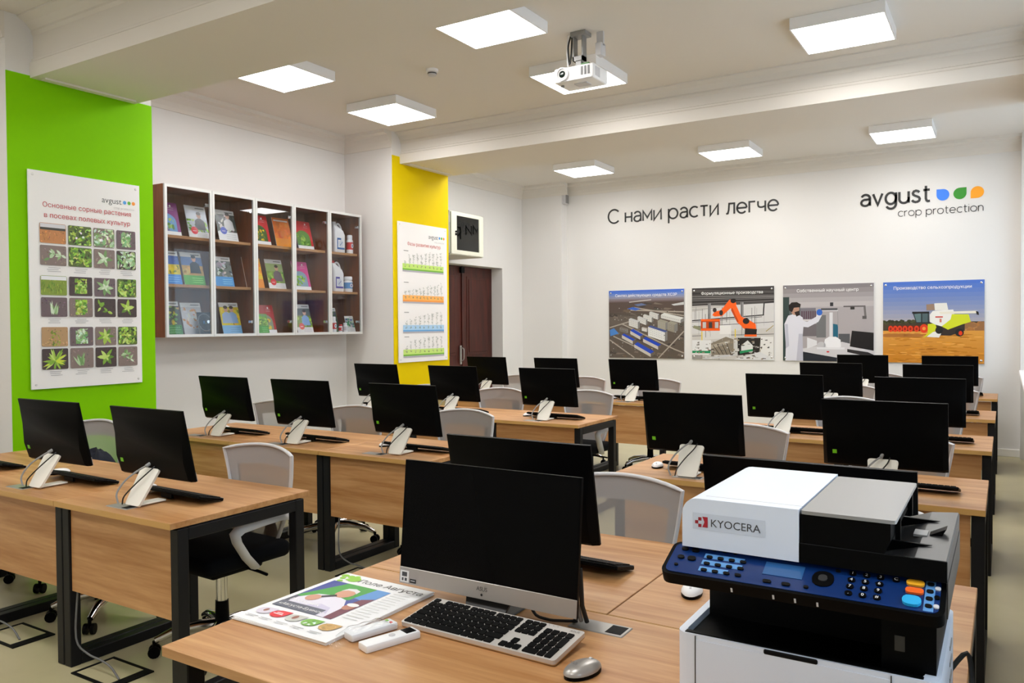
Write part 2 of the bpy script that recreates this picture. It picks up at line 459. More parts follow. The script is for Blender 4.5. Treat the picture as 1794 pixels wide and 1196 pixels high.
# left wall with a door opening
DY0, DY1, DZ = 8.30, 9.82, 2.34
wl = M().box(XN-.4, XN, YF, DY0, 0, CE).box(XN-.4, XN, DY1, YB, 0, CE).box(XN-.4, XN, DY0, DY1, DZ, CE)
struct(wl.obj('wall_left', 'wall'), 'white left wall with recessed bays')
wr = M()
WIN = [(.3, 2.4), (4.1, 6.2), (7.95, 10.0)]
ys = [YF]+[v for p in WIN for v in p]+[YB]
for i in range(0, len(ys), 2): wr.box(XR, XR+.3, ys[i], ys[i+1], 0, CE)
for a, b in WIN: wr.box(XR, XR+.3, a, b, 0, .98).box(XR, XR+.3, a, b, 3.0, CE)
struct(wr.obj('wall_right', 'wall'), 'white window wall on the right')
for i, (a, b) in enumerate(PIL):
    y0, y1 = a, b
    o = M().box(XN, PX, y0, y1, 0, CE).obj('wall_pillar', 'wall')
    struct(o, ('white sides of the green pillar beside the weed poster', 'white sides of the yellow pillar beside the display cabinets')[i])
    M().box(PX, PX+.006, y0, y1, 0, (3.20, 3.33)[i]).obj('painted_face', ('green', 'yellow')[i], o)
struct(M().box(XN, PX, 10.38, YB, 0, CE).obj('wall_pillar', 'wall'), 'white corner pillar at the back beside the door')
for a, b in PIL+[(-1.1, -.1), (10.38, YB)]:
    struct(M().box(XP, XR, a, b, 0, CE).obj('wall_pier', 'wall'), 'white window pier on the right wall')
# beams with mouldings
def beam(y0, y1, zb, label):
    def prof(sg, yy):
        return [(yy, zb), (yy, zb+.10), (yy+sg*.014, zb+.112), (yy+sg*.014, zb+.128), (yy+sg*.026, zb+.136), (yy+sg*.026, CE-.11), (yy+sg*.012, CE-.09), (yy+sg*.012, CE-.075),
                (yy-sg*.02, CE-.035), (yy-sg*.075, CE-.012), (yy-sg*.075, CE)]
    P = prof(1, y0)[::-1]+[(y, z) for y, z in prof(-1, y1)]
    mb = M().prism([(PX+.0, y, z) for y, z in P], (XP-PX, 0, 0))
    o = struct(mb.obj('ceiling_beam', 'ceil'), label)
    M().box(PX+.05, PX+.10, y0+.05, y1-.05, zb-.012, zb).obj('soffit_moulding', 'ceil', o)
    return o
beam(2.876, 3.63, 3.185, 'near ceiling beam resting on the green pillar')
beam(6.70, 7.575, 3.255, 'far ceiling beam resting on the yellow pillar')
# cornices
def cornice(n, p0, p1, nrm, label):
    p0, p1, nrm = Vector(p0), Vector(p1), Vector(nrm)
    prof = [(0, CE-.17), (.012, CE-.17), (.018, CE-.14), (.035, CE-.10), (.07, CE-.06), (.075, CE-.045), (.12, CE-.03), (.13, CE), (0, CE)]
    mb = M().prism([p0+nrm*d+Vector((0, 0, z)) for d, z in prof], p1-p0)
    struct(mb.obj('trim_%d' % n, 'ceil'), label)
cornice(1, (XN, YF, 0), (XN, 2.72, 0), (1, 0, 0), 'white cornice in the near left bay')
cornice(2, (XN, 3.77, 0), (XN, 6.57, 0), (1, 0, 0), 'white cornice above the display cabinets')
cornice(3, (XN, 7.57, 0), (XN, 10.38, 0), (1, 0, 0), 'white cornice above the door')
cornice(4, (PX, YB, 0), (XP, YB, 0), (0, -1, 0), 'white cornice along the back wall')
cornice(5, (XN, 6.575, 0), (PX, 6.575, 0), (0, -1, 0), 'white cornice on the side of the yellow pillar')
cornice(6, (XN, 10.38, 0), (PX+.1, 10.38, 0), (0, -1, 0), 'white cornice on the corner pillar')
cornice(7, (XN, 2.724, 0), (PX, 2.724, 0), (0, -1, 0), 'white cornice on the side of the green pillar')
struct(M().box(PX, XP, YB-.018, YB, 0, .085, bev=.004).obj('baseboard_back', 'base'), 'white skirting along the back wall')
bl = M()
for a, b in ((YF, 2.72), (3.77, 6.57), (7.57, DY0), (DY1, 10.38)): bl.box(XN, XN+.018, a, b, 0, .085)
struct(bl.obj('baseboard_left', 'base'), 'white skirting along the left wall')
# door
d = struct(empty('door_1', (-6.46, (DY0+DY1)/2, 0)), 'dark mahogany double door in a white reveal')
M().box(-.03, .0, -.76, .76, 0, DZ).obj('door_stop', 'doorwood', d)
for k, (a, b) in enumerate(((-.757, -.015), (.0, .757))):
    a += .002
    lf = M().box(0, .045, a, b, .01, DZ-.005, bev=.003).obj('door_leaf', 'doorwood', d)
    for z0, z1 in ((.18, .95), (1.10, 2.20)):
        mb = M().box(.045, .052, a+.11, b-.11, z0, z1, bev=.003)
        mb.box(.052, .062, a+.15, b-.15, z0+.04, z1-.04, bev=.009)
        mb.obj('door_panel', 'doorwood', lf)
M().box(.045, .062, -.018, .022, .01, DZ-.005, bev=.004).obj('astragal', 'doorwood', d)
h = M().box(.062, .072, -.085, -.045, .98, 1.24, bev=.004)
h.tube([(.07, -.065, 1.02), (.115, -.065, 1.05), (.12, -.065, 1.12), (.115, -.065, 1.19), (.07, -.065, 1.21)], .008)
h.obj('door_handle', 'silver', d, smooth=40)
M().box(.045, .085, -.06, .02, DZ-.1, DZ-.02, bev=.004).obj('door_closer', 'matte_black', d)
# windows
for i, (a, b) in enumerate(WIN):
    wn = struct(empty('window_%d' % (i+1), (XR+.12, (a+b)/2, .98)), 'white framed window %s' % ('behind the printer', 'beside the middle rows', 'beside the back rows')[i])
    hw = (b-a)/2; H = 2.02
    mb = M().box(-.035, .035, -hw, hw, 0, .07).box(-.035, .035, -hw, hw, H-.07, H)
    for y in (-hw, -hw+(2*hw-.07)/2, hw-.07): mb.box(-.035, .035, y, y+.07, 0, H)
    mb.obj('window_frame', 'white', wn)
    for s in (-1, 1): M().box(-.004, .004, min(s*.035, s*(hw-.07)), max(s*.035, s*(hw-.07)), .07, H-.07).obj('pane', 'wglass', wn)
for i, (a, b) in enumerate(((-.05, 2.70), (3.80, 6.55), (7.60, 10.36))):
    struct(M().box(.125, XR+.06, a, b, .945, .985, bev=.008).obj('window_sill', 'white'), 'white window sill %s' % ('beside the printer', 'beside the middle rows', 'near the back corner')[i])
    rd = empty('radiator', (.62, (a+b)/2, .12), 'white ribbed radiator under the %s sill' % ('nearest', 'middle', 'farthest')[i], 'radiator', 'radiators under the windows')
    n = 14
    for k in range(n):
        y = -.62+k*1.24/(n-1); M().box(-.05, .05, y-.036, y+.036, 0, .6, bev=.015).obj('fin', 'radiator', rd, smooth=40)
    M().tube([(0, -.7, .05), (0, .7, .05)], .016).obj('pipe', 'radiator', rd, smooth=40)
    for s in (-1, 1): M().box(-.02, .02, s*.4-.02, s*.4+.02, -.12, .02).obj('foot', 'radiator', rd)

# ------------------------------------------------------------------ light panels
pr = empty('light_panel', (0, 0, 3.5))
mb = M().box(-.2975, .2975, -.2975, .2975, .008, CE-3.5, bev=.003)
mb.box(-.2975, -.287, -.2975, .2975, 0, .01).box(.287, .2975, -.2975, .2975, 0, .01).box(-.287, .287, -.2975, -.287, 0, .01).box(-.287, .287, .287, .2975, 0, .01)
mb.obj('housing', 'white', pr)
M().box(-.287, .287, -.287, .287, .002, .0085).obj('diffuser', 'panel', pr)
M().box(-.2985, -.2975, -.12, -.06, .03, .05).obj('clip', 'alu', pr)
names = {(0, 2): 'left', (1, 2): 'middle', (2, 2): 'right'}
rows = [(-.6, 'just behind the viewer'), (1.25, 'above the printer in the near bay'), (4.50, 'nearer row between the two beams'), (5.85, 'farther row between the two beams'), (8.05, 'just past the far beam'), (9.38, 'nearest the back wall')]
PT = tree(pr); first = True
for yy, rn in rows:
    for xx, cn in ((-4.93, 'left'), (-2.96, 'middle'), (-.96, 'right')):
        dx = {9.38: {-4.93: .25, -2.96: .2, -.96: .02}.get(xx, 0)}.get(yy, 0)
        o = pr if first else copy_tree(PT); first = False
        o.location = (xx+dx, yy+(.08 if (yy == 5.85 and xx > -1) or (yy == 9.38 and xx > -1) else 0), 3.5)
        tag(o, '%s square ceiling light panel, %s' % (cn, rn), 'light', 'ceiling light panels')

# smoke detectors
for x, y, lb in ((-3.945, 5.183, 'round white smoke detector between the light panels'), (-3.747, 8.733, 'small white smoke detector past the far beam')):
    sd = empty('smoke_detector', (x, y, CE), lb, 'detector', 'ceiling smoke detectors')
    M().lathe([(.05, 0), (.05, -.018), (.046, -.022)], n=24).obj('base', 'white', sd, smooth=40)
    M().lathe([(.036, -.022), (.034, -.05), (.02, -.056)], n=24).obj('sensor_head', 'lgrey', sd, smooth=40)
    M().lathe([(.037, -.03), (.037, -.038)], n=24).obj('vent_ring', 'dgrey', sd)

# speaker on corner pillar
sp = empty('wall_speaker', (PX, 10.46, 3.36), 'small grey speaker box high on the corner pillar', 'speaker')
M().box(0, .05, -.055, .055, -.075, .075, bev=.006).obj('housing', 'lgrey', sp)
M().box(.05, .056, -.045, .045, -.06, .06).obj('grille', 'mgrey', sp)

# ------------------------------------------------------------------ projector
pj = empty('projector', (-2.57, 5.11, CE), 'white ceiling projector hanging in front of a light panel', 'projector')
bd = M(); X0, X1, Y0, Y1, Z0, Z1 = -.155, .155, -.115, .115, -.365, -.262
bd.box(X0, X1, Y0, Y1, Z0, Z1, bev=.012, seg=3); b = bd.obj('body', 'white', pj, smooth=40)
M().box(X0+.01, X1-.01, Y0-.004, Y0+.01, Z0+.004, Z0+.012).obj('bottom_seam', 'lgrey', b)
def ring(cx, cz, y0, y1, ro, ri, name, m, par):
    n = 28; A = [2*math.pi*i/n for i in range(n)]
    R = [[Vector((cx+r*math.cos(a), y, cz+r*math.sin(a))) for a in A] for r, y in ((ri, y1), (ri, y0), (ro, y0), (ro, y1))]
    return M().loft(R, 0, False, True).obj(name, m, par, smooth=40)
ring(-.085, -.31, Y0-.016, Y0+.004, .047, .038, 'lens_ring', 'white', pj)
ring(-.085, -.31, Y0-.010, Y0+.004, .038, .024, 'lens_barrel', 'mgrey', pj)
M().lathe([(.026, 0), (.018, .006), (0.002, .008)], n=20).xf(Matrix.Translation((-.085, Y0-.002, -.31)) @ Matrix.Rotation(math.pi/2, 4, 'X')).obj('lens', 'lens', pj, smooth=60)
for k in range(3): M().box(.058+k*.026, .072+k*.026, Y0-.003, Y0+.004, Z0+.03, Z1-.015).obj('vent', 'dgrey', b)
M().box(X1-.004, X1+.003, -.09, -.02, Z0+.02, Z1-.02).obj('side_grille', 'lgrey', b)
M().box(-.03, .07, -.05, .03, Z0-.008, Z0+.002, bev=.003).obj('lamp_hatch', 'lgrey', b)
M().cyl((-.12, -.05, Z0-.012), (-.12, -.05, Z0+.004), .012).obj('foot', 'mgrey', b)
m_ = M().box(-.06, .06, -.05, .05, -.03, 0, bev=.004); m_.box(-.05, -.04, -.03, .03, -.2, -.02).box(.02, .03, -.03, .03, -.2, -.02).box(-.05, .03, -.03, .03, -.2, -.17)
m_.box(-.03, .01, -.02, .02, -.265, -.17).obj('ceiling_mount', 'mgrey', pj)
M().tube([(-.07, -.02, -.02), (-.085, -.03, -.1), (-.075, -.03, -.22), (-.06, -.03, -.14), (-.06, -.02, -.03)], .006, n=8).obj('black_cable', 'cableb', pj, smooth=50)
M().tube([(-.10, 0, 0), (-.11, 0, -.12), (-.105, .01, -.265)], .005, n=6).obj('white_cable', 'white', pj, smooth=50)
M().box(.03, .09, -.06, 0, -.262, -.235).obj('circuit_board', 'cardgreen', pj)
M().box(.10, .15, .02, .10, -.17, -.08, bev=.01).obj('junction_box', 'lgrey', pj)
M().box(.10, .15, .05, .07, -.1, 0).obj('junction_strap', 'lgrey', pj)

# ------------------------------------------------------------------ lettering on the back wall
YW = YB-.001
s1 = empty('wall_slogan', (-4.87, YW, 2.965), 'dark Cyrillic slogan lettering on the white back wall', 'lettering')
letters('С нами расти легче', 2.38, s1, (0, 0, 0), .165, 'txt')
s2 = empty('wall_logo', (-1.505, YW, 2.925), 'large company logo with three coloured drops on back wall', 'logo')
letters('avgust', .745, s2, (0, .0, .006), .20, 'txt', gap=.27)
letters('crop protection', .87, s2, (.41, 0, -.150), .115, 'txt', name='small_letter')
MT['dropb'] = mat('drop_blue', C(44, 124, 236), .5); MT['dropg'] = mat('drop_green', C(38, 140, 22), .5); MT['dropo'] = mat('drop_orange', C(252, 164, 20), .5)
def drop(cx, cz, r, corner, m):
    P = []
    for i in range(24):
        a = 2*math.pi*i/24; P.append((r*math.cos(a), r*math.sin(a)))
    ca = math.radians(corner)
    P = [p if math.cos(math.atan2(p[1], p[0])-ca) < math.cos(math.radians(46)) else (p[0]/max(abs(p[0]), abs(p[1]))*r, p[1]/max(abs(p[0]), abs(p[1]))*r) for p in P]
    M().prism([(cx+x, 0, cz+z) for x, z in P], (0, -.004, 0)).obj('drop', m, s2)
drop(.878, .066, .066, 135, 'dropb'); drop(1.05, .066, .066, 45, 'dropg'); drop(1.223, .066, .066, 225, 'dropo')

# ------------------------------------------------------------------ photo boards on the back wall
def board(x0, x1, z0, z1, label, draw, title, src):
    """src = (left, right, top, bottom) of the drawing's own coordinates"""
    w_, h_ = x1-x0, z1-z0
    e = empty('photo_board', (x0, YB-.003, z0), label, 'photo board', 'photo boards on the back wall')
    M().box(0, w_, -.012, -.004, 0, h_).obj('panel', 'white', e)
    p = Print(w_, h_); l, r, t, b_ = src
    kx, kz = w_/(r-l), h_/(b_-t)
    p.tf = lambda X, Y: ((X-l)*kx, (b_-Y)*kz)
    draw(p); p.tf = None
    p.text(title[0], title[1]*w_, .905*h_, title[2]*w_, (250, 250, 250), 9, .012)
    p.obj('print', e, Matrix.Translation((0, -.0125, 0)), 'inkg')
    for sx in (.03, w_-.03):
        for sz in (.035, h_-.035):
            M().lathe([(.012, 0), (.012, .003), (.008, .006)], n=12).xf(Matrix.Translation((sx, -.014, sz)) @ Matrix.Rotation(math.pi/2, 4, 'X')).obj('pin', 'chrome', e, smooth=40)
    for sx in (.03, w_-.03): M().box(sx-.01, sx+.01, -.004, 0, .02, .05).obj('spacer', 'alu', e)
    for sx in (.03, w_-.03): M().box(sx-.01, sx+.01, -.004, 0, h_-.05, h_-.02).obj('spacer', 'alu', e)
    return e

def draw_aerial(p):
    p.rect(124, 120, 717, 665, (92, 82, 74))
    for i, c in enumerate([(62, 104, 206), (78, 116, 206), (104, 132, 202), (128, 142, 186), (140, 140, 162), (128, 118, 126), (112, 98, 100)]):
        p.rect(124, 118+i*14, 717, 118+(i+1)*14+1, c, 2)
    p.rect(124, 214, 717, 330, (86, 72, 66), 2); p.rect(124, 300, 717, 400, (98, 88, 80), 2)
    for k in range(70):
        x, y = random.uniform(124, 717), random.uniform(200, 660); c = random.choice([(70, 62, 58), (116, 104, 94), (104, 88, 74), (84, 80, 72)])
        p.poly([(x, y), (x+random.uniform(20, 70), y+random.uniform(4, 20)), (x+random.uniform(10, 60), y+random.uniform(14, 34)), (x-10, y+14)], c, 3)
    roads = [(130, 520, 330, 662), (160, 490, 480, 640), (230, 390, 640, 590), (520, 662, 715, 450), (300, 280, 715, 300), (130, 420, 300, 370), (330, 260, 715, 330), (640, 590, 715, 620)]
    for a in roads: p.line(*a, 9, (168, 158, 146), 4)
    def bld(x, y, w, h, dx, dy, roof, wallc=(206, 204, 200)):
        p.poly([(x, y), (x+w, y+dy), (x+w, y+dy+h), (x, y+h)], wallc, 6)
        p.poly([(x+w, y+dy), (x+w+dx, y+dy-dx*.55), (x+w+dx, y+dy-dx*.55+h), (x+w, y+dy+h)], (124, 122, 120), 6)
        p.poly([(x, y), (x+dx, y-dx*.55), (x+w+dx, y+dy-dx*.55), (x+w, y+dy)], roof, 6)
        for i in range(int(w/14)):
            for j in range(int(h/16)):
                p.rect(x+6+i*14, y+8+dy*i*14/w+j*15, x+11+i*14, y+13+dy*i*14/w+j*15, (150, 152, 158), 7)
    bld(450, 300, 66, 36, 12, 22, (196, 196, 194)); bld(402, 320, 66, 36, 12, 24, (196, 196, 194)); bld(357, 335, 66, 40, 12, 26, (190, 190, 190)); bld(287, 352, 72, 52, 16, 26, (196, 196, 196))
    bld(440, 415, 130, 72, 20, 44, (70, 84, 140), (220, 220, 218)); bld(515, 366, 60, 56, 22, 20, (150, 146, 132), (156, 150, 134)); bld(590, 384, 52, 60, 26, 16, (150, 146, 132), (140, 134, 120))
    bld(540, 320, 150, 26, 26, 40, (214, 214, 210)); bld(390, 420, 40, 26, 10, 10, (160, 150, 140)); bld(210, 420, 60, 30, 10, 16, (120, 112, 104), (110, 104, 98))
    for x, y, w, dy, dx in ((230, 480, 88, 48, 18), (298, 446, 80, 46, 22), (400, 510, 118, 60, 22), (330, 555, 130, 74, 26)):
        p.poly([(x, y), (x+w, y+dy), (x+w, y+dy+26), (x, y+26)], (196, 190, 182), 6)
        p.poly([(x, y), (x+dx, y-dx*.7), (x+w+dx, y+dy-dx*.7), (x+w, y+dy)], (34, 70, 186), 7)
        p.poly([(x+w, y+dy), (x+w+dx, y+dy-dx*.7), (x+w+dx, y+dy-dx*.7+24), (x+w, y+dy+26)], (96, 90, 86), 7)
    rs = random.Random(5)
    for k in range(160):
        x, y = rs.uniform(130, 705), rs.uniform(260, 655); r = rs.uniform(2, 6); p.rect(x, y, x+r*1.6, y+r, rs.choice([(190, 186, 180), (60, 54, 50), (130, 118, 106), (150, 146, 142), (76, 84, 70)]), 5)
    p.poly([(130, 440), (165, 425), (205, 468), (135, 490)], (72, 128, 200), 6)
    p.poly([(275, 268), (320, 255), (384, 272), (340, 284)], (60, 100, 190), 6); p.line(290, 216, 465, 200, 6, (206, 200, 196), 6)
    p.poly([(330, 236), (390, 226), (430, 240), (360, 250)], (96, 112, 150), 6); p.poly([(620, 240), (715, 222), (715, 244), (640, 250)], (196, 196, 196), 6)

def draw_robot(p):
    p.rect(774, 95, 1422, 676, (196, 192, 188))
    p.rect(774, 95, 1422, 240, (62, 58, 58), 2)
    for k in range(15): p.line(774, 100+k*14+random.uniform(-3, 3), 1422, 130+k*9, 4, random.choice([(150, 146, 146), (96, 92, 92), (44, 40, 40), (120, 116, 118)]), 3)
    p.poly([(774, 290), (1130, 240), (1422, 230), (1422, 420), (774, 470)], (206, 204, 204), 3)
    for a in ((774, 362, 1340, 322, 9), (1340, 326, 1346, 226, 10), (1344, 228, 1420, 222, 10), (774, 374, 1330, 336, 4), (774, 410, 1420, 376, 4), (774, 486, 1420, 470, 4)): p.line(*a[:4], a[4], (52, 50, 52), 4)
    for x in (905, 1165): p.rect(x, 220, x+24, 380, (140, 138, 140), 4); p.rect(x+6, 220, x+10, 380, (60, 60, 62), 5)
    p.poly([(790, 400), (850, 412), (850, 446), (780, 420)], (136, 136, 110), 5)
    O, D = (240, 96, 26), (186, 66, 14)
    p.poly([(940, 318), (960, 290), (1010, 280), (1076, 200), (1110, 190), (1136, 236), (1090, 262), (1020, 326), (960, 330)], O, 7)
    p.poly([(1076, 240), (1130, 240), (1170, 330), (1230, 370), (1180, 412), (1140, 380)], O, 7); p.poly([(1150, 360), (1200, 340), (1282, 392), (1290, 470), (1240, 460), (1180, 420)], O, 8)
    p.poly([(1100, 262), (1130, 330), (1150, 370), (1140, 380), (1090, 280)], D, 8)
    p.ell(1108, 206, 22, 20, (40, 34, 34), 9); p.ell(1012, 300, 15, 22, (46, 40, 40), 9); p.ell(1208, 368, 26, 24, (40, 34, 34), 9); p.ell(960, 278, 16, 18, (60, 54, 54), 8)
    p.rect(848, 356, 1002, 440, D, 6)
    for x in (862, 912, 962): p.rect(x, 374, x+28, 422, (190, 184, 180) if x != 912 else (60, 56, 54), 7)
    p.rect(848, 350, 1002, 366, O, 7); p.rect(848, 426, 1002, 444, O, 7)
    p.poly([(1200, 424), (1292, 432), (1286, 490), (1196, 486)], (34, 30, 30), 9); p.rect(1196, 474, 1290, 490, O, 10)
    p.rect(774, 520, 930, 640, (222, 222, 222), 5); p.rect(1000, 400, 1090, 470, (224, 222, 220), 6); p.poly([(850, 450), (1090, 440), (1090, 500), (850, 520)], (210, 208, 206), 5)
    p.poly([(930, 546), (1050, 492), (1110, 512), (1110, 632), (930, 640)], (132, 122, 108), 6); p.poly([(930, 560), (1080, 520), (1080, 540), (930, 590)], (168, 158, 142), 7)
    p.poly([(1140, 500), (1320, 500), (1310, 620), (1140, 640)], (40, 36, 34), 6); p.poly([(1170, 560), (1220, 520), (1260, 560), (1260, 610), (1170, 616)], (214, 214, 212), 7)
    p.rect(1320, 490, 1416, 652, (222, 220, 218), 7); p.rect(1120, 480, 1142, 640, (200, 198, 196), 7)
    p.rect(776, 606, 926, 626, (40, 140, 90), 7); p.poly([(1160, 604), (1260, 588), (1260, 604), (1160, 626)], (40, 140, 90), 8)
    p.poly([(830, 676), (1110, 630), (1150, 634), (900, 676)], (196, 196, 200), 8); p.poly([(1100, 676), (1310, 610), (1422, 660), (1422, 676)], (214, 214, 216), 7)
    p.rect(774, 640, 860, 676, (150, 146, 142), 6)
    rs = random.Random(3)
    for k in range(120):
        x, y = rs.uniform(780, 1410), rs.uniform(500, 668); c = rs.choice([(120, 116, 112), (170, 166, 162), (70, 66, 64), (210, 208, 206), (146, 132, 112)])
        w2, h2 = rs.uniform(4, 26), rs.uniform(3, 9); p.poly([(x, y), (x+w2, y+rs.uniform(-8, 3)), (x+w2, y+h2), (x, y+h2)], c, 8)
    for k in range(26):
        x = rs.uniform(790, 1410); p.line(x, rs.uniform(240, 330), x+rs.uniform(-4, 4), rs.uniform(350, 500), rs.uniform(1.5, 4), rs.choice([(110, 108, 108), (160, 158, 158), (84, 82, 82)]), 5)
    for k in range(4): p.line(946+k*36, 560-k*6, 1000+k*30, 636, 5, (70, 62, 54), 9)
    for a in ((856, 450, 856, 520), (1124, 430, 1124, 496)): p.line(*a, 8, (226, 196, 60), 8)
    p.line(1360, 450, 1416, 404, 5, (150, 130, 60), 7)

def draw_lab(p):
    p.rect(840, 440, 1202, 752, (168, 162, 164))
    for i, c in enumerate([(128, 122, 126), (142, 136, 138), (156, 150, 152), (170, 164, 166), (182, 176, 178)]): p.rect(840, 440+i*18, 1202, 460+i*18, c, 2)
    p.rect(840, 490, 866, 752, (52, 66, 64), 3); p.rect(866, 520, 912, 600, (90, 96, 98), 3)
    p.rect(912, 536, 975, 582, (120, 116, 124), 4)
    for k in range(7): p.rect(916+k*9, 548, 922+k*9, 580, (92, 72, 84), 5)
    p.rect(912, 582, 975, 588, (210, 206, 208), 5); p.rect(912, 600, 985, 650, (110, 104, 108), 4)
    p.rect(978, 565, 1016, 655, (112, 112, 114), 5)
    p.rect(1030, 555, 1043, 655, (214, 214, 218), 7); p.rect(996, 538, 1062, 546, (80, 80, 84), 7); p.rect(990, 546, 1064, 550, (205, 205, 208), 8); p.rect(1032, 515, 1045, 530, (50, 50, 54), 8)
    p.line(1062, 540, 1064, 610, 3, (150, 148, 150), 7)
    p.poly([(1044, 600), (1064, 604), (1064, 655), (1044, 655)], (32, 96, 120), 6); p.rect(1066, 640, 1110, 680, (84, 86, 90), 5)
    p.line(1085, 532, 1170, 532, 5, (92, 88, 88), 6); p.line(1166, 532, 1170, 575, 8, (110, 106, 106), 6); p.rect(1112, 534, 1128, 544, (50, 48, 48), 7); p.rect(1158, 570, 1174, 582, (90, 88, 88), 7)
    p.poly([(920, 700), (1080, 672), (1202, 700), (1202, 752), (920, 752)], (204, 202, 206), 6); p.poly([(920, 712), (1060, 735), (1060, 752), (920, 752)], (38, 42, 50), 7)
    p.poly([(1006, 690), (1012, 662), (1028, 652), (1056, 652), (1074, 664), (1076, 692), (1050, 700)], (232, 232, 236), 8); p.ell(998, 686, 18, 14, (190, 190, 194), 8); p.rect(980, 694, 1090, 702, (222, 222, 226), 8); p.ell(1024, 712, 6, 3, (210, 50, 50), 9)
    p.poly([(1118, 628), (1202, 636), (1202, 706), (1110, 690)], (26, 24, 28), 9); p.poly([(1100, 700), (1180, 712), (1202, 722), (1202, 734), (1100, 712)], (44, 42, 46), 9)
    p.poly([(940, 655), (980, 668), (980, 686), (940, 700)], (218, 218, 222), 7)
    # scientist seen from the side in a white coat
    W1, W2 = (214, 214, 224), (186, 186, 200)
    p.poly([(850, 752), (852, 690), (846, 600), (862, 566), (896, 556), (922, 574), (926, 600), (922, 650), (924, 752)], W1, 11)
    p.poly([(905, 580), (940, 592), (976, 572), (984, 556), (1000, 566), (986, 592), (944, 614), (905, 610)], W1, 12); p.poly([(896, 752), (906, 640), (922, 640), (924, 752)], W2, 12)
    p.poly([(848, 600), (860, 600), (866, 690), (852, 700)], W2, 12)
    p.ell(890, 540, 18, 24, (176, 136, 116), 12); p.poly([(866, 545), (864, 524), (876, 512), (898, 511), (914, 520), (912, 532), (886, 534), (878, 552)], (34, 26, 26), 13); p.poly([(888, 552), (908, 546), (910, 564), (896, 570)], (44, 34, 32), 13)
    p.ell(990, 554, 12, 13, (50, 100, 190), 14)

def draw_combine(p):
    p.rect(672, 130, 1480, 806, (168, 160, 170))
    for i in range(10):
        t = i/9; p.rect(672, 130+i*34, 1480, 166+i*34, (74+90*t, 112+50*t, 196-22*t), 2)
    p.rect(672, 466, 1480, 540, (70, 58, 40), 3); p.blobs(680, 0, 1, 1, 0, 1, 1, [(0, 0, 0)])
    for k in range(40): x = random.uniform(680, 930); p.ell(x, 468+random.uniform(-10, 8), random.uniform(10, 20), random.uniform(6, 14), random.choice([(58, 62, 34), (72, 74, 42), (50, 50, 30)]), 4)
    for k in range(34): p.ell(random.uniform(1330, 1480), random.uniform(476, 590), random.uniform(20, 50), random.uniform(14, 30), random.choice([(170, 112, 58), (184, 130, 76), (150, 104, 64)]), 4)
    for i in range(8):
        t = i/7; p.rect(672, 540+i*34, 1480, 576+i*34, (214-10*t, 150-18*t, 62-20*t), 5)
    for k in range(150):
        x, y = random.uniform(672, 1480), random.uniform(560, 800); p.ell(x, y, random.uniform(14, 50), random.uniform(2, 5), random.choice([(232, 168, 80), (190, 124, 34), (222, 150, 50), (176, 110, 30)]), 6)
    for k in range(5): p.ell(720+k*55+random.uniform(-8, 8), 578, 60, 16, (176, 112, 50), 6)
    L, Wt, R, K = (206, 214, 40), (232, 230, 224), (222, 62, 26), (34, 34, 34)
    p.rect(720, 500, 980, 544, (120, 30, 16), 8)
    for x in (736, 775, 812, 855, 900, 950): p.ell(x, 524, 20, 26, R, 9); p.ell(x, 524, 9, 12, (150, 36, 16), 10)
    p.ell(1010, 522, 34, 36, R, 11); p.ell(1010, 522, 14, 14, (236, 150, 60), 12)
    p.poly([(1040, 486), (1100, 480), (1112, 530), (1060, 570), (1000, 600), (1040, 560)], L, 12); p.poly([(1030, 590), (1080, 552), (1140, 536), (1146, 566), (1130, 596)], Wt, 13)
    p.poly([(1110, 500), (1330, 470), (1330, 540), (1220, 580), (1130, 578)], (54, 44, 40), 10)
    p.poly([(1056, 410), (1080, 380), (1240, 370), (1250, 400), (1230, 470), (1150, 505), (1100, 490), (1058, 470)], Wt, 12)
    p.poly([(1230, 408), (1360, 410), (1376, 470), (1310, 490), (1200, 532), (1150, 505), (1220, 450)], L, 13)
    p.poly([(918, 392), (1050, 384), (1052, 480), (946, 476)], (44, 52, 56), 13); p.poly([(930, 404), (985, 398), (985, 470), (950, 470)], (92, 118, 120), 14); p.poly([(996, 398), (1040, 396), (1040, 470), (996, 470)], (76, 96, 100), 14); p.rect(914, 384, 1052, 400, K, 15)
    p.poly([(1028, 326), (1088, 322), (1096, 372), (1030, 374)], (150, 124, 104), 12); p.poly([(1092, 318), (1190, 316), (1202, 374), (1096, 376)], (226, 224, 216), 13)
    p.poly([(1130, 388), (1420, 382), (1430, 402), (1140, 406)], (228, 222, 206), 15); p.poly([(1414, 384), (1434, 390), (1438, 416), (1420, 412)], K, 16)
    p.ell(1130, 536, 30, 30, K, 13); p.ell(1290, 555, 34, 32, K, 14); p.ell(1298, 560, 15, 18, R, 15)
    p.rect(1100, 424, 1160, 434, (200, 60, 50), 16); p.rect(1134, 444, 1150, 472, (206, 120, 100), 16)

PB = [(-4.862, -3.738, 'photo board of an aerial view of a plant with blue roofs', draw_aerial, ('Синтез действующих средств ХСЗР', .09, .82), (124, 717, 120, 665)),
      (-3.628, -2.537, 'photo board of an orange robot arm in a factory', draw_robot, ('Формуляционные производства', .12, .75), (774, 1421, 98, 674)),
      (-2.426, -1.359, 'photo board of a lab worker in a white coat', draw_lab, ('Собственный научный центр', .16, .68), (840, 1201, 442, 750)),
      (-1.256, -.206, 'photo board of a combine harvester in a golden field', draw_combine, ('Производство сельхозпродукции', .11, .77), (672, 1479, 136, 803))]
for x0, x1, lb, dr, tt, src in PB: board(x0, x1, 1.038, 1.997, lb, dr, tt, src)

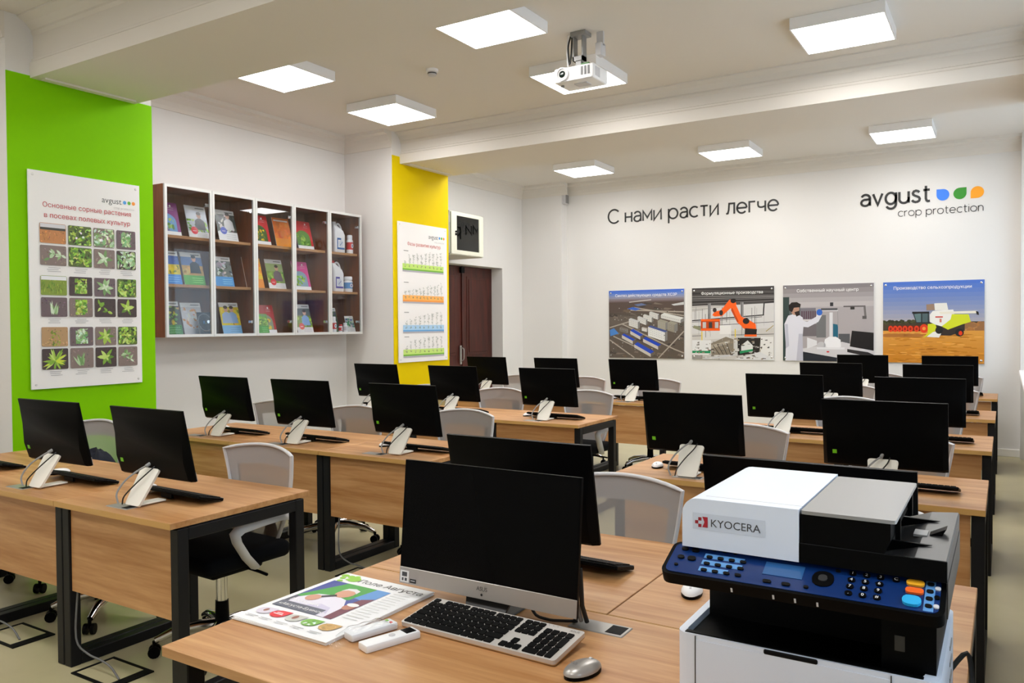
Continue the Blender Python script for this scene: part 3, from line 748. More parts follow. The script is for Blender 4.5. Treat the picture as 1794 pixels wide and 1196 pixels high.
# ------------------------------------------------------------------ posters on the pillars
RL = math.pi/2                                      # local -Y faces +X
def poster(y0, y1, z0, z1, label):
    e = empty('poster', (PX+.009, y0, z0), label, 'poster', rz=RL)
    M().box(0, y1-y0, -.014, -.004, 0, z1-z0).obj('panel', 'white', e)
    for sx in (.03, y1-y0-.03):
        for sz in (.03, z1-z0-.03):
            M().lathe([(.009, 0), (.009, .002), (.006, .005)], n=10).xf(Matrix.Translation((sx, -.014, sz)) @ Matrix.Rotation(math.pi/2, 4, 'X')).obj('pin', 'alu', e, smooth=40)
            M().box(sx-.01, sx+.01, -.004, 0, sz-.01, sz+.01).obj('spacer', 'alu', e)
    return e
def logo(p, x, y, wdt, layer=3, col=(80, 84, 84)):
    p.text('avgust', x, y, wdt*.60, col, layer, .012)
    r = wdt*.055
    for k, c in enumerate(((70, 150, 220), (90, 170, 40), (246, 150, 40))): p.ell(x+wdt*(.70+.14*k), y+r*1.3, r, r, c, layer, 10)
    p.text('crop protection', x+wdt*.36, y-r*2.6, wdt*.64, (190, 190, 190), layer, -.005)
e = poster(2.84, 3.642, 1.106, 2.575, 'white poster of weed photographs on the green pillar')
W_, H_ = .802, 1.469
p = Print(W_, H_); p.rect(0, 0, W_, H_, (232, 231, 230), 1)
def gp(cx, cy): return ((cx-.5)*W_+W_*.5, H_*(1-cy))
logo(p, .635*W_, .893*H_, .31*W_)
p.text('Основные сорные растения', .115*W_, .838*H_, .795*W_, (186, 34, 44), 3, .03)
p.text('в посевах полевых культур', .125*W_, .79*H_, .775*W_, (186, 34, 44), 3, .03)
GR = [(158, 192, 70), (122, 166, 50), (190, 216, 112), (92, 134, 40)]; PL = [(176, 204, 160), (140, 180, 120), (206, 222, 196), (110, 150, 90)]
SOIL = (104, 88, 92); DSOIL = (66, 52, 50)
cells = [('field', (190, 128, 74)), ('lush', GR), ('pale', PL), ('bush', PL), ('seed', PL), ('lush', GR), ('star', PL), ('pale', PL),
         ('meadow', (128, 150, 50)), ('bush', GR), ('star', PL), ('lush', GR), ('thin', PL), ('bush', GR), ('seed', GR), ('star', GR),
         ('tall', (176, 142, 100)), ('bush', PL), ('star', GR), ('lush', GR), ('spiky', GR), ('thin', PL), ('star', GR), ('seed', PL)]
cols_x = [(.085, .305), (.325, .530), (.550, .745), (.765, .95)]
rows_y = [(.236, .328), (.338, .430), (.478, .568), (.578, .668), (.716, .806), (.816, .912)]
for i, (kd, pal) in enumerate(cells):
    cx = cols_x[i % 4]; ry = rows_y[i//4]
    x0, x1, y1, y0 = cx[0]*W_, cx[1]*W_, H_*(1-ry[0]), H_*(1-ry[1])
    bgc = {'field': pal, 'meadow': pal, 'tall': pal}.get(kd, random.choice([SOIL, DSOIL, (128, 112, 106)]) if kd != 'lush' else (84, 100, 44))
    p.rr(x0, y0, x1, y1, .008, bgc, 1.5); cw, chh = x1-x0, y1-y0; mx, my = (x0+x1)/2, (y0+y1)/2
    i0 = .003; A = (x0+i0, y0+i0, x1-i0, y1-i0)
    p.blobs(*A, 26, .003, .009, [tuple(v*.8 for v in bgc), tuple(min(255, v*1.2) for v in bgc)], 2)
    old = p.clip; p.clip = A
    if kd == 'field':
        p.rect(A[0], y1-.3*chh, A[2], A[3], (206, 206, 212), 3); p.rect(A[0], y1-.34*chh, A[2], y1-.22*chh, (60, 58, 48), 3)
        p.blobs(A[0], A[1], A[2], y0+.65*chh, 40, .006, .014, [(200, 140, 84), (170, 112, 62), (120, 110, 60)], 4, a0=1.2, a1=1.9, squash=.15)
    elif kd == 'meadow':
        p.rect(A[0], y0+.78*chh, A[2], A[3], (226, 228, 232), 3); p.blobs(A[0], A[1], A[2], y0+.7*chh, 60, .008, .018, [(120, 150, 40), (96, 126, 34), (150, 176, 60)], 4, a0=1.2, a1=1.9, squash=.2)
    elif kd == 'tall':
        p.blobs(mx-.2*cw, A[1], mx+.2*cw, A[3]-.02, 46, .006, .014, [(140, 160, 40), (110, 130, 40), (170, 180, 50)], 4, squash=.3)
    elif kd in ('lush', 'pale', 'bush'):
        n = 70
        k = .22 if kd == 'bush' else 0
        p.blobs(A[0]+k*cw, A[1]+k*.4*chh, A[2]-k*cw, A[3]-k*.3*chh, n+15, .011, .022, pal if kd != 'lush' else pal+[(50, 70, 24)], 4, squash=.45)
        if i in (1, 2): p.blobs(mx-.25*cw, my-.2*chh, mx+.2*cw, my+.2*chh, 4, .007, .011, [(240, 238, 236)], 6, 'ell', squash=.9)
    elif kd == 'star':
        n = random.choice([5, 6, 7])
        for q in range(n): p.leaf(mx, my, random.uniform(.36, .48)*cw, random.uniform(.12, .2)*cw, 6.283*q/n+random.uniform(-.2, .2), random.choice(pal), 4+q*.2)
        for q in range(4): p.leaf(mx, my, .2*cw, .1*cw, 6.283*q/4+.5, pal[2], 6)
    elif kd == 'seed':
        for q in range(3):
            sx_, sy_ = mx+random.uniform(-.3, .3)*cw, my+random.uniform(-.2, .2)*chh
            for t_ in range(4): p.leaf(sx_, sy_, .26*cw, .10*cw, random.uniform(0, 6.28), random.choice(pal), 4+t_*.2)
    elif kd == 'thin':
        for q in range(12): p.leaf(mx+random.uniform(-.1, .1)*cw, y0+.1*chh, random.uniform(.4, .8)*chh, .012, random.uniform(.9, 2.2), random.choice(pal), 4)
    elif kd == 'spiky':
        for q in range(26): p.leaf(mx, my-.1*chh, random.uniform(.3, .6)*cw, .014, random.uniform(0, 6.28), random.choice(GR+[(200, 220, 60)]), 4)
    p.clip = old
for ry in (.442, .680, .924):
    for c0, c1 in cols_x:
        for k in range(3): p.rect((c0+c1)/2*W_-random.uniform(.03, .05), H_*(1-ry)-k*.0125, (c0+c1)/2*W_+random.uniform(.03, .05), H_*(1-ry)-k*.0125+.0035, (168, 168, 170), 2)
p.obj('print', e, Matrix.Translation((0, -.0145, 0)))

e = poster(6.635, 7.51, 1.119, 2.637, 'white poster of crop growth stages on the yellow pillar')
W_, H_ = .875, 1.518
p = Print(W_, H_); p.rect(0, 0, W_, H_, (236, 234, 233), 1)
logo(p, .61*W_, .905*H_, .33*W_)
p.text('Фазы развития культур', .18*W_, .838*H_, .68*W_, (206, 96, 92), 3, .015)
bands = [(.66, (190, 224, 110), (110, 178, 48), 10, .3), (.435, (246, 178, 90), (240, 150, 60), 11, .9), (.22, (166, 202, 232), (96, 160, 214), 9, .7), (.045, (196, 226, 122), (116, 182, 56), 9, .5)]
for zb_, c1, c2, n, gr in bands:
    x0, x1 = .08*W_, .92*W_; y0 = zb_*H_
    p.rect(x0, y0-.018, x1, y0, (172, 170, 178), 2); p.rect(x0, y0, x1, y0+.016, c2, 2); p.rect(x0, y0+.016, x1, y0+.07, c1, 2)
    p.rect(x0+.02, y0+.205, x0+.10, y0+.211, (110, 110, 110), 2)
    for k in range(n):
        gx = x0+(k+.7)/(n+.4)*(x1-x0); hh = .03+.125*min(1, (k/n)**gr+.1)
        p.line(gx, y0+.045, gx, y0+.05+hh, .004, (186, 190, 184), 3)
        for q in range(int(4+hh*60)):
            p.leaf(gx, y0+.06+random.uniform(.1, 1)*hh, .026, .009, random.choice([.5, 2.6])+random.uniform(-.4, .4), random.choice([(190, 194, 188), (206, 208, 204), (172, 176, 170)]), 4)
        p.blobs(gx-.014, y0+.03, gx+.014, y0+.055, 6, .005, .010, [(120, 140, 90), (120, 116, 100)], 4)
p.obj('print', e, Matrix.Translation((0, -.0145, 0)))

# ------------------------------------------------------------------ display cabinets
CF, CZ0, CZ1 = -5.88, 1.433, 2.702
UN = [((4.10, 4.565, 5.035), 'leftmost'), ((5.035, 5.505, 5.985), 'middle'), ((5.985, 6.46), 'narrow rightmost')]
SH = [1.88, 2.29]
for ysn, nm in UN:
    y0, y1 = ysn[0], ysn[-1]; xb = XN+.002
    cb = empty('wall_cabinet', (xb, y0, CZ0), '%s glass-fronted wooden display cabinet on the left wall' % nm, 'cabinet', 'wall display cabinets')
    dp = CF-.022-xb; wd = y1-y0; hh = CZ1-CZ0
    for a, nme in ((0, 'side_panel'), (wd-.018, 'side_panel')): M().box(0, dp, a, a+.018, 0, hh).obj(nme, 'cabwood', cb)
    M().box(0, dp, .018, wd-.018, 0, .018).obj('bottom_panel', 'cabwood', cb)
    M().box(0, dp, .018, wd-.018, hh-.018, hh).obj('top_panel', 'cabwood', cb)
    M().box(0, .006, .018, wd-.018, .018, hh-.018).obj('back_panel', 'cabdark', cb)
    for z in SH: M().box(.006, dp-.03, .018, wd-.018, z-.024-CZ0, z-CZ0).obj('shelf', 'cabshelf', cb)
    for a, b in zip(ysn[:-1], ysn[1:]):
        a -= y0; b -= y0; g = .0015; f_ = .024
        dr = M().box(dp+.001, dp+.021, a+g, a+f_, 0, hh).box(dp+.001, dp+.021, b-f_, b-g, 0, hh).box(dp+.001, dp+.021, a+f_, b-f_, 0, f_).box(dp+.001, dp+.021, a+f_, b-f_, hh-f_, hh).obj('door_frame', 'alu', cb)
        M().box(dp+.008, dp+.012, a+f_-.003, b-f_+.003, f_-.003, hh-f_+.003).obj('glass_pane', 'glass', dr)
        for z in (.13, hh-.13):
            M().cyl((dp-.008, b-f_-.02, z), (dp+.006, b-f_-.02, z), .014, n=12).box(dp-.03, dp-.004, b-f_-.03, b-.019, z-.012, z+.012).obj('hinge', 'chrome', dr)

# ------------------------------------------------------------------ booklets on the shelves
def figure(p, x, y, s, shirt, skin=(206, 160, 136), hair=(60, 46, 40), layer=5):
    p.poly([(x-.5*s, y), (x-.42*s, y+.75*s), (x-.15*s, y+.95*s), (x+.15*s, y+.95*s), (x+.42*s, y+.75*s), (x+.5*s, y)], shirt, layer)
    p.ell(x, y+1.2*s, .2*s, .26*s, skin, layer+1); p.ell(x, y+1.36*s, .21*s, .14*s, hair, layer+1.5)
def cov_photo(p, w_, h_, bg, foot, footh=.2, head=(226, 226, 224), headh=.14, badge=None, pal=None, man=None, sky=None):
    p.rect(0, 0, w_, h_, head, 1); p.rect(0, footh*h_, w_, (1-headh)*h_, bg, 2); p.rect(0, 0, w_, footh*h_, foot, 2)
    if sky: p.rect(0, .6*h_, w_, (1-headh)*h_, sky, 2.5)
    if pal: p.blobs(0, footh*h_, w_, (.58 if sky else 1-headh)*h_, 34, .012, .03, pal, 3)
    if man:
        for k, sh in enumerate(man): figure(p, w_*(.62-.3*k), footh*h_+.02, .11, sh)
    if badge: p.ell(.3*w_, footh*h_+.01, .035, .035, badge, 8, 16); p.rect(.3*w_-.018, footh*h_+.004, .3*w_+.018, footh*h_+.009, (250, 230, 230), 9)
    p.rect(.5*w_, (1-headh*.6)*h_, .92*w_, (1-headh*.42)*h_, (110, 112, 114), 4)
    for k in range(3): p.rect(.4*w_, footh*h_*(.7-.22*k), .9*w_, footh*h_*(.7-.22*k)+.004, tuple(min(255, v*.8) if sum(foot) > 500 else min(255, v+70) for v in foot), 4)
def cov_arch(p, w_, h_, base, pal, bg):
    p.rect(0, 0, w_, h_, base, 1); p.rect(0, 0, w_, .13*h_, (240, 240, 240), 2)
    P = [(0, .13*h_), (.85*w_, .13*h_)]+[(.42*w_+.43*w_*math.cos(a), .42*h_+.25*h_*math.sin(a)) for a in [k*math.pi/10 for k in range(9)]]+[(0, .62*h_)]
    p.poly(P, bg, 3); p.blobs(.03*w_, .15*h_, .72*w_, .52*h_, 30, .012, .028, pal, 4)
    p.ell(.68*w_, .9*h_, .008, .010, (250, 240, 240), 4); p.rect(.55*w_, .84*h_, .82*w_, .846*h_, (245, 225, 228), 4); p.rect(.55*w_, .78*h_, .82*w_, .786*h_, (245, 225, 228), 4)
def cov_plain(p, w_, h_, col, pal, foot=None):
    p.rect(0, 0, w_, h_, col, 1); p.blobs(0, (.3 if foot else .1)*h_, w_, .86*h_, 40, .018, .034, pal, 3, 'ell', squash=.75)
    if foot: p.rect(0, 0, w_, .3*h_, foot, 4)
    p.rect(.08*w_, .88*h_, .92*w_, .93*h_, (236, 226, 216), 5)
def cov_black(p, w_, h_):
    p.rect(0, 0, w_, h_, (38, 42, 48), 1); p.ell(.5*w_, .55*h_, .07, .08, (120, 128, 136), 2, 24); p.ell(.5*w_, .55*h_, .064, .074, (38, 42, 48), 3, 24)
    for k, c in enumerate(((60, 110, 160), (60, 130, 80), (70, 80, 140))): p.rect(.36*w_+k*.02, .48*h_, .36*w_+k*.02+.018, .62*h_, c, 4)
    p.rect(.3*w_, .16*h_, .7*w_, .18*h_, (150, 110, 70), 4)
G1 = [(120, 170, 50), (80, 130, 40), (160, 200, 80)]; Y1 = [(236, 206, 40), (220, 180, 20), (120, 130, 40)]
BK = [  # shelf z, right-bottom y, size scale, label, drawing
 (2.29, 4.335, 1, 'purple booklet with a green field picture, top shelf far left', lambda p, a, b: cov_arch(p, a, b, (130, 30, 120), G1+[(140, 40, 50)], (110, 160, 210))),
 (2.29, 4.62, 1, 'white booklet with a man in a dark shirt, top shelf', lambda p, a, b: cov_photo(p, a, b, (190, 196, 206), (238, 238, 238), badge=(222, 60, 72), pal=G1, man=[(44, 46, 54)], sky=(206, 212, 222))),
 (2.29, 4.93, 1, 'white booklet with a dark portrait and blue badge, top shelf', lambda p, a, b: cov_photo(p, a, b, (60, 66, 60), (238, 238, 238), .3, badge=(70, 90, 190), pal=[(86, 92, 84), (210, 210, 208), (40, 44, 40)], man=[(206, 204, 204)])),
 (2.29, 5.314, 1, 'red booklet with yellow flowers, top shelf', lambda p, a, b: cov_arch(p, a, b, (206, 40, 44), Y1, (70, 100, 40))),
 (2.29, 5.59, 1, 'orange booklet covered in potatoes, top shelf', lambda p, a, b: cov_plain(p, a, b, (214, 116, 40), [(236, 140, 60), (206, 104, 34), (226, 124, 48)], (240, 154, 48))),
 (2.29, 5.872, 1, 'red booklet with green crop arch, top shelf', lambda p, a, b: cov_arch(p, a, b, (204, 44, 48), G1, (90, 140, 50))),
 (1.88, 4.335, 1, 'blue booklet with yellow rapeseed, middle shelf far left', lambda p, a, b: cov_photo(p, a, b, (210, 190, 40), (70, 140, 220), .3, pal=Y1, sky=(50, 90, 170))),
 (1.88, 4.568, 1, 'green footed booklet with a man in a wheat field', lambda p, a, b: cov_photo(p, a, b, (196, 160, 90), (96, 176, 70), .3, pal=[(210, 176, 104), (180, 144, 80)], man=[(50, 54, 60)], sky=(96, 120, 168))),
 (1.88, 4.878, .95, 'blue footed booklet with a grey photo, middle shelf', lambda p, a, b: cov_photo(p, a, b, (120, 130, 126), (92, 164, 230), .33, pal=[(160, 164, 162), (84, 94, 88), (200, 200, 200)])),
 (1.88, 5.225, 1, 'yellow and orange booklet, middle shelf', lambda p, a, b: cov_plain(p, a, b, (244, 170, 40), [(250, 196, 40), (240, 140, 40)], (240, 150, 50))),
 (1.88, 5.493, 1, 'white booklet with a farmer and red badge, middle shelf', lambda p, a, b: cov_photo(p, a, b, (130, 158, 74), (238, 238, 238), badge=(216, 50, 60), pal=G1, man=[(112, 98, 104)], sky=(150, 170, 110))),
 (1.88, 5.827, 1, 'pink booklet with a cabbage field arch, middle shelf', lambda p, a, b: cov_arch(p, a, b, (214, 70, 148), G1, (130, 160, 180))),
 (1.451, 4.335, 1, 'dark booklet with a green foot, bottom shelf far left', lambda p, a, b: cov_photo(p, a, b, (60, 70, 50), (50, 130, 50), .3, pal=G1+[(190, 170, 60), (60, 40, 60)])),
 (1.451, 4.555, .97, 'light grey booklet behind a black one, bottom shelf', lambda p, a, b: cov_photo(p, a, b, (196, 196, 200), (186, 186, 190), .2, pal=[(200, 150, 90), (206, 206, 208)])),
 (1.451, 4.60, .68, 'small black booklet with a round emblem, bottom shelf', cov_black),
 (1.451, 4.96, 1, 'booklet of two people in a yellow rapeseed field', lambda p, a, b: cov_photo(p, a, b, (214, 196, 40), (128, 186, 232), .28, pal=Y1+[(236, 220, 70)], man=[(130, 164, 206), (150, 176, 210)])),
 (1.451, 5.225, .65, 'plain green booklet in the corner of bottom shelf', lambda p, a, b: cov_photo(p, a, b, (90, 150, 60), (60, 150, 50), .4, pal=G1, head=(90, 160, 60))),
 (1.451, 5.371, .95, 'red booklet with a yellow jacket picture, bottom shelf', lambda p, a, b: cov_arch(p, a, b, (176, 40, 44), [(220, 190, 40), (110, 130, 80), (90, 100, 60)], (130, 140, 110))),
 (1.451, 5.85, 1, 'white booklet with a man in a blue shirt, bottom shelf', lambda p, a, b: cov_photo(p, a, b, (110, 136, 54), (238, 238, 238), badge=(214, 60, 56), pal=G1, man=[(120, 160, 214)], sky=(90, 100, 96))),
 (1.451, 6.22, .9, 'dark green leaflet, bottom shelf far right', lambda p, a, b: cov_photo(p, a, b, (50, 80, 60), (90, 120, 80), .2, pal=[(60, 100, 60), (40, 50, 90), (120, 150, 110)])),
 (1.451, 6.40, .6, 'small grey leaflet behind the little bottles', lambda p, a, b: cov_photo(p, a, b, (150, 160, 160), (214, 214, 214), .3, pal=[(40, 120, 90), (180, 180, 180), (60, 80, 140)])),
]
for z, yr, sc, lb, dr in BK:
    w_, h_ = .21*sc, .297*sc
    front = -5.985 if sc > .7 else -5.925
    bk = empty('booklet', (front, yr-w_, z), lb, 'booklet', 'booklets in the display cabinets', rz=RL)
    tilt = Matrix.Rotation(math.radians(-15), 4, 'X')
    b_ = M().box(0, w_, 0, .004, 0, h_).obj('pages', 'white', bk); b_.matrix_local = tilt
    p = Print(w_, h_, .0002); dr(p, w_, h_); p.obj('cover', bk, tilt @ Matrix.Translation((0, -.0003, 0)), 'inkg')
    st = M().box(.02, w_-.02, .012+h_*.13, .016+h_*.13, 0, h_*.45).box(.02, w_-.02, -.006, .03+h_*.1, 0, .002).obj('acrylic_stand', 'wglass', bk)

# ------------------------------------------------------------------ jugs and bottles in the cabinet
def jug(y, z, lb, capm, ink):
    j = empty('jug', (-6.03, y, z), lb, 'jug', 'white jugs in the display cabinet')
    b_ = M()
    for_r = []
    for hx, hy, zz, ox in ((.055, .075, 0, 0), (.06, .08, .012, 0), (.06, .08, .19, 0), (.05, .068, .235, -.006), (.03, .035, .28, -.035), (.022, .022, .30, -.045)):
        for_r.append([(x, y2+ox, zz) for x, y2 in rrect(-hx, hx, -hy, hy, min(hx, hy)*.5, 4)])
    b_.loft(for_r).obj('body', 'white', j, smooth=40)
    M().tube([(0, -.02, .29), (0, .02, .31), (0, .055, .28), (0, .07, .225)], .011, n=8).obj('handle', 'white', j, smooth=50)
    M().cyl((0, -.045, .30), (0, -.045, .325), .024, n=18).obj('cap', capm, j, smooth=40)
    p = Print(.11, .12); p.rect(0, 0, .11, .12, (236, 238, 240)); p.rect(0, 0, .11, .02, ink, 2); p.rect(0, 0, .014, .12, ink, 2); p.rect(0, .10, .06, .12, ink, 2); p.ell(.058, .06, .03, .042, (210, 216, 228), 2, 18); p.line(.04, .04, .08, .08, .006, ink, 3)
    p.obj('label_print', j, Matrix.Translation((.0605, -.055, .035)) @ Matrix.Rotation(RL, 4, 'Z'))
    return j
jug(6.235, 2.29, 'white jug with blue label on the upper shelf', 'white', (40, 100, 170))
jug(6.21, 1.88, 'white jug with red cap and violet label, middle shelf', 'red', (70, 60, 160))
def bottle(y, x, z, r, h_, lb, bandm, capm='white', capr=.8):
    j = empty('bottle', (x, y, z), lb, 'bottle', 'small bottles in the display cabinet')
    M().lathe([(r*.94, 0), (r, .006), (r, h_*.22), (r, h_*.62), (r*.97, h_*.7), (r*.7, h_*.78), (r*.6, h_*.8), (.002, h_*.8)], n=20).obj('body', 'white', j, smooth=40)
    M().lathe([(r*1.01, h_*.22), (r*1.015, h_*.23), (r*1.015, h_*.6), (r*1.01, h_*.61)], n=20).obj('label_band', bandm, j, smooth=40)
    M().lathe([(r*capr, h_*.78), (r*capr, h_*.95), (r*capr*.85, h_), (.002, h_)], n=20).obj('cap', capm, j, smooth=40)
    p = Print(r*1.1, h_*.3); p.ell(r*.55, h_*.15, r*.5, h_*.13, (238, 236, 238)); p.ell(r*.55, h_*.15, r*.18, h_*.06, (70, 80, 170), 2)
    p.obj('label_print', j, Matrix.Translation((r*1.02, -r*.55, h_*.27)) @ Matrix.Rotation(RL, 4, 'Z'))
bottle(6.39, -5.99, 2.29, .036, .20, 'small white bottle with red band, upper shelf', 'red')
bottle(6.355, -5.985, 1.88, .047, .165, 'squat white bottle with blue band, middle shelf', 'blue2', capr=.95)
bottle(6.085, -5.945, 1.451, .032, .165, 'white bottle with red band, bottom shelf', 'red')
bottle(6.185, -5.94, 1.451, .022, .085, 'tiny red-banded bottle, bottom shelf', 'red', 'red')
bottle(6.25, -5.935, 1.451, .025, .10, 'tiny plain white bottle, bottom shelf', 'lgrey')

# ------------------------------------------------------------------ network box above the door
nb = empty('network_box', (XN, 7.84, 2.38), 'cream metal network box with smoked glass door above the door', 'network box')
bw, bh, bd_ = .72, .53, .5
M().box(0, bd_, 0, .012, 0, bh).box(0, bd_, bw-.012, bw, 0, bh).box(0, bd_, 0, bw, 0, .012).box(0, bd_, 0, bw, bh-.012, bh).box(0, .012, 0, bw, 0, bh).obj('case', 'boxgrey', nb)
fr = M().box(bd_, bd_+.02, .02, .13, .01, bh-.01).box(bd_, bd_+.02, bw-.1, bw-.01, .01, bh-.01).box(bd_, bd_+.02, .13, bw-.1, .01, .06).box(bd_, bd_+.02, .13, bw-.1, bh-.05, bh-.01).obj('door_frame', 'boxgrey', nb)
M().box(bd_+.006, bd_+.010, .12, bw-.09, .05, bh-.04).obj('glass_pane', 'smoked', fr)
M().cyl((bd_+.02, .105, .28), (bd_+.035, .105, .28), .012).box(bd_+.02, bd_+.03, .095, .12, .235, .262).obj('lock', 'matte_black', fr)
M().box(.05, .36, .08, bw-.08, .34, .42).obj('switch_unit', 'mgrey', nb)
M().box(.05, .36, .08, bw-.08, .02, .05).obj('shelf', 'dgrey', nb)
for k in range(6):
    y = .2+k*.06
    M().tube([(.37, y, .38), (.42, y+.02, .43), (.41, y+.05, .36), (.37, y+.06, .3)], .008, n=6).obj('patch_cable', 'cable', nb, smooth=50)

# ------------------------------------------------------------------ desks
DW, DD, TOP = .829, .735, .75
def make_desk(DW=DW, port=-.035, sl=1):
    t = empty('desk', (0, 0, 0)); hw = DW/2-.0015
    M().box(-hw, hw, 0, DD-.002, TOP-.025, TOP, bev=.0015, seg=1).obj('tabletop', 'wood', t)
    M().box(-hw, hw, -.0012, 0, TOP-.0245, TOP-.0005).obj('edge_band', 'edge', t)
    M().box(-hw+.055, hw-.055, .045, .063, .345, .716).obj('modesty_panel', 'wood', t)
    for s in (-1, 1):
        x0, x1 = (s*(hw-.002), s*(hw-.052)); x0, x1 = min(x0, x1), max(x0, x1)
        for y in (.035, DD-.085): M().box(x0, x1, y, y+.05, 0, .718, bev=.003, seg=1).obj('leg', 'blackm', t)
        M().box(x0, x1, .085, DD-.085, .0, .05, bev=.003, seg=1).obj('foot_rail', 'blackm', t)
        M().box(x0, x1, .085, DD-.085, .668, .718, bev=.003, seg=1).obj('top_rail', 'blackm', t)
        M().box(x0+.01, x1-.01, .06, DD-.06, .718, .7255).obj('spacer', 'blackm', t)
    g = M().box(port-.075, port+.075, .055, .125, TOP-.002, TOP+.0025, bev=.002, seg=1).obj('cable_port', 'silver', t)
    M().box(min(port+sl*.025, port+sl*.067), max(port+sl*.025, port+sl*.067), .064, .116, TOP+.001, TOP+.0032).obj('port_slot', 'matte_black', g)
    return t
desk0 = make_desk(); DT = tree(desk0); used = [False]
def desk(x, y, lb, flip=False):
    o = desk0 if not used[0] else copy_tree(DT); used[0] = True
    o.location = (x, y, 0)
    if flip: o.rotation_euler = (0, 0, math.pi); o.location = (x, y+DD, 0)
    tag(o, lb, 'desk', 'light wood desks with black legs'); return o

# ------------------------------------------------------------------ student all-in-one computer (seen from behind)
TL = math.radians(11.5)
def make_aio():
    t = empty('all_in_one_computer', (0, 0, 0)); hw = .2565
    mt = Matrix.Translation((0, .117, .107)) @ Matrix.Rotation(TL, 4, 'X')        # panel frame: z up the panel, -y is the back
    c = M()
    ring = lambda z, d: [(-hw, .012, z), (hw, .012, z), (hw, .004, z), (hw-.02, -d, z), (-hw+.02, -d, z), (-hw, .004, z)]
    c.loft([ring(0.0, .004), ring(.012, .016), ring(.09, .024), ring(.19, .010), ring(.27, -.001), ring(.3105, -.002)])
    c.xf(mt).obj('casing', 'black', t, smooth=25)
    M().box(-hw+.004, hw-.004, .012, .0135, .045, .306).xf(mt).obj('screen', 'blackg', t)
    M().box(-hw, hw, .012, .0145, 0, .04).xf(mt).obj('chin', 'silver', t)
    M().box(-hw+.045, -hw+.063, -.0242, -.0205, .062, .080).xf(mt).obj('sticker', 'stick', t)
    # leaning plate stand with rounded lower corners and a foot bar under the screen
    P = rrect(-.05, .05, -.012, .16, .012, 3)
    P = [(x*(1.0+.28*max(0, z)/.16), z) for x, z in P]
    a = math.radians(32)
    st = M().prism([(x, -.004, z) for x, z in P], (0, .010, 0)).xf(Matrix.Translation((0, 0.002, .0135)) @ Matrix.Rotation(-a, 4, 'X')).obj('stand', 'white2', t)
    M().box(-.03, .03, -.004, .140, .0005, .0085, bev=.003, seg=1).obj('foot', 'white2', t)
    M().tube([(-.075, -.02, .006), (-.088, -.018, .05), (-.065, .01, .105), (-.03, .05, .145), (-.004, .075, .165), (-.004, .095, .175)], .0042, n=7).obj('white_cable', 'cable', t, smooth=50)
    M().cyl((-.006, .066, .160), (.0, .098, .178), .008, n=8).obj('plug', 'cable', t, smooth=50)
    M().tube([(-.055, -.015, .005), (-.045, -.012, .04), (-.015, .022, .09), (.02, .055, .135), (.028, .085, .16)], .003, n=7).obj('black_cable', 'cableb', t, smooth=50)
    return t
aio0 = make_aio(); AT = tree(aio0); usedA = [False]
def aio(x, y, lb, rz=0):
    o = aio0 if not usedA[0] else copy_tree(AT); usedA[0] = True
    o.location = (x, y, TOP+.0035); o.rotation_euler = (0, 0, rz); tag(o, lb, 'computer', 'all-in-one computers on the rows of desks'); return o
def make_kb():
    t = empty('keyboard', (0, 0, 0))
    mt = Matrix.Translation((0, .06, .0)) @ Matrix.Rotation(math.radians(-14), 4, 'X') @ Matrix.Translation((0, -.06, 0))   # near edge rests on the screen's foot
    M().box(-.245, .245, -.065, .06, .001, .014, bev=.003, seg=1).xf(mt).obj('case', 'black', t)
    M().box(-.243, .243, .052, .0595, .0135, .0150).xf(mt).obj('edge_strip', 'mgrey', t)
    k = M()
    for r_ in range(5):
        for c_ in range(20): k.box(-.236+c_*.0236, -.236+c_*.0236+.0205, -.058+r_*.022, -.058+r_*.022+.0185, .014, .0175)
    o = k.xf(mt).obj('keycaps', 'matte_black', t); o['kind'] = 'stuff'
    M().box(-.04, .04, -.056, -.046, 0.0088, .029).obj('riser', 'black', t)
    return t
kb0 = make_kb(); KT = tree(kb0); usedK = [False]
def keyboard(x, y, lb, rz=0):
    o = kb0 if not usedK[0] else copy_tree(KT); usedK[0] = True
    o.location = (x, y, TOP+.0005); o.rotation_euler = (0, 0, rz); tag(o, lb, 'keyboard', 'black keyboards on the rows of desks'); return o
def mouse_parts(t, topm, basem):
    def sh(z0, z1, k):
        R = []
        for i in range(9):
            a = i/8*math.pi/2; rr_ = math.cos(a); zz = z0+(z1-z0)*math.sin(a)
            R.append([(.030*k*max(rr_, .02)*math.cos(u)*(1-.08*math.sin(u)), .052*k*max(rr_, .02)*math.sin(u), zz) for u in [2*math.pi*j/24 for j in range(24)]])
        return R
    M().loft([[(.029*math.cos(u), .051*math.sin(u), z) for u in [2*math.pi*j/24 for j in range(24)]] for z in (.0005, .010)]).obj('base', basem, t, smooth=40)
    b = M().loft(sh(.009, .030, 1.0)).obj('shell', topm, t, smooth=50)
    w_ = M().cyl((-.003, .026, .0235), (.003, .026, .0235), .006, n=16).obj('wheel', 'lgrey', t, smooth=40)
    
m0 = empty('mouse', (0, 0, 0)); mouse_parts(m0, 'white', 'black'); MTt = tree(m0); usedM = [False]
def mouse(x, y, lb, rz=math.pi):
    o = m0 if not usedM[0] else copy_tree(MTt); usedM[0] = True
    o.location = (x, y, TOP); o.rotation_euler = (0, 0, rz); tag(o, lb, 'mouse', 'white mice on the rows of desks'); return o

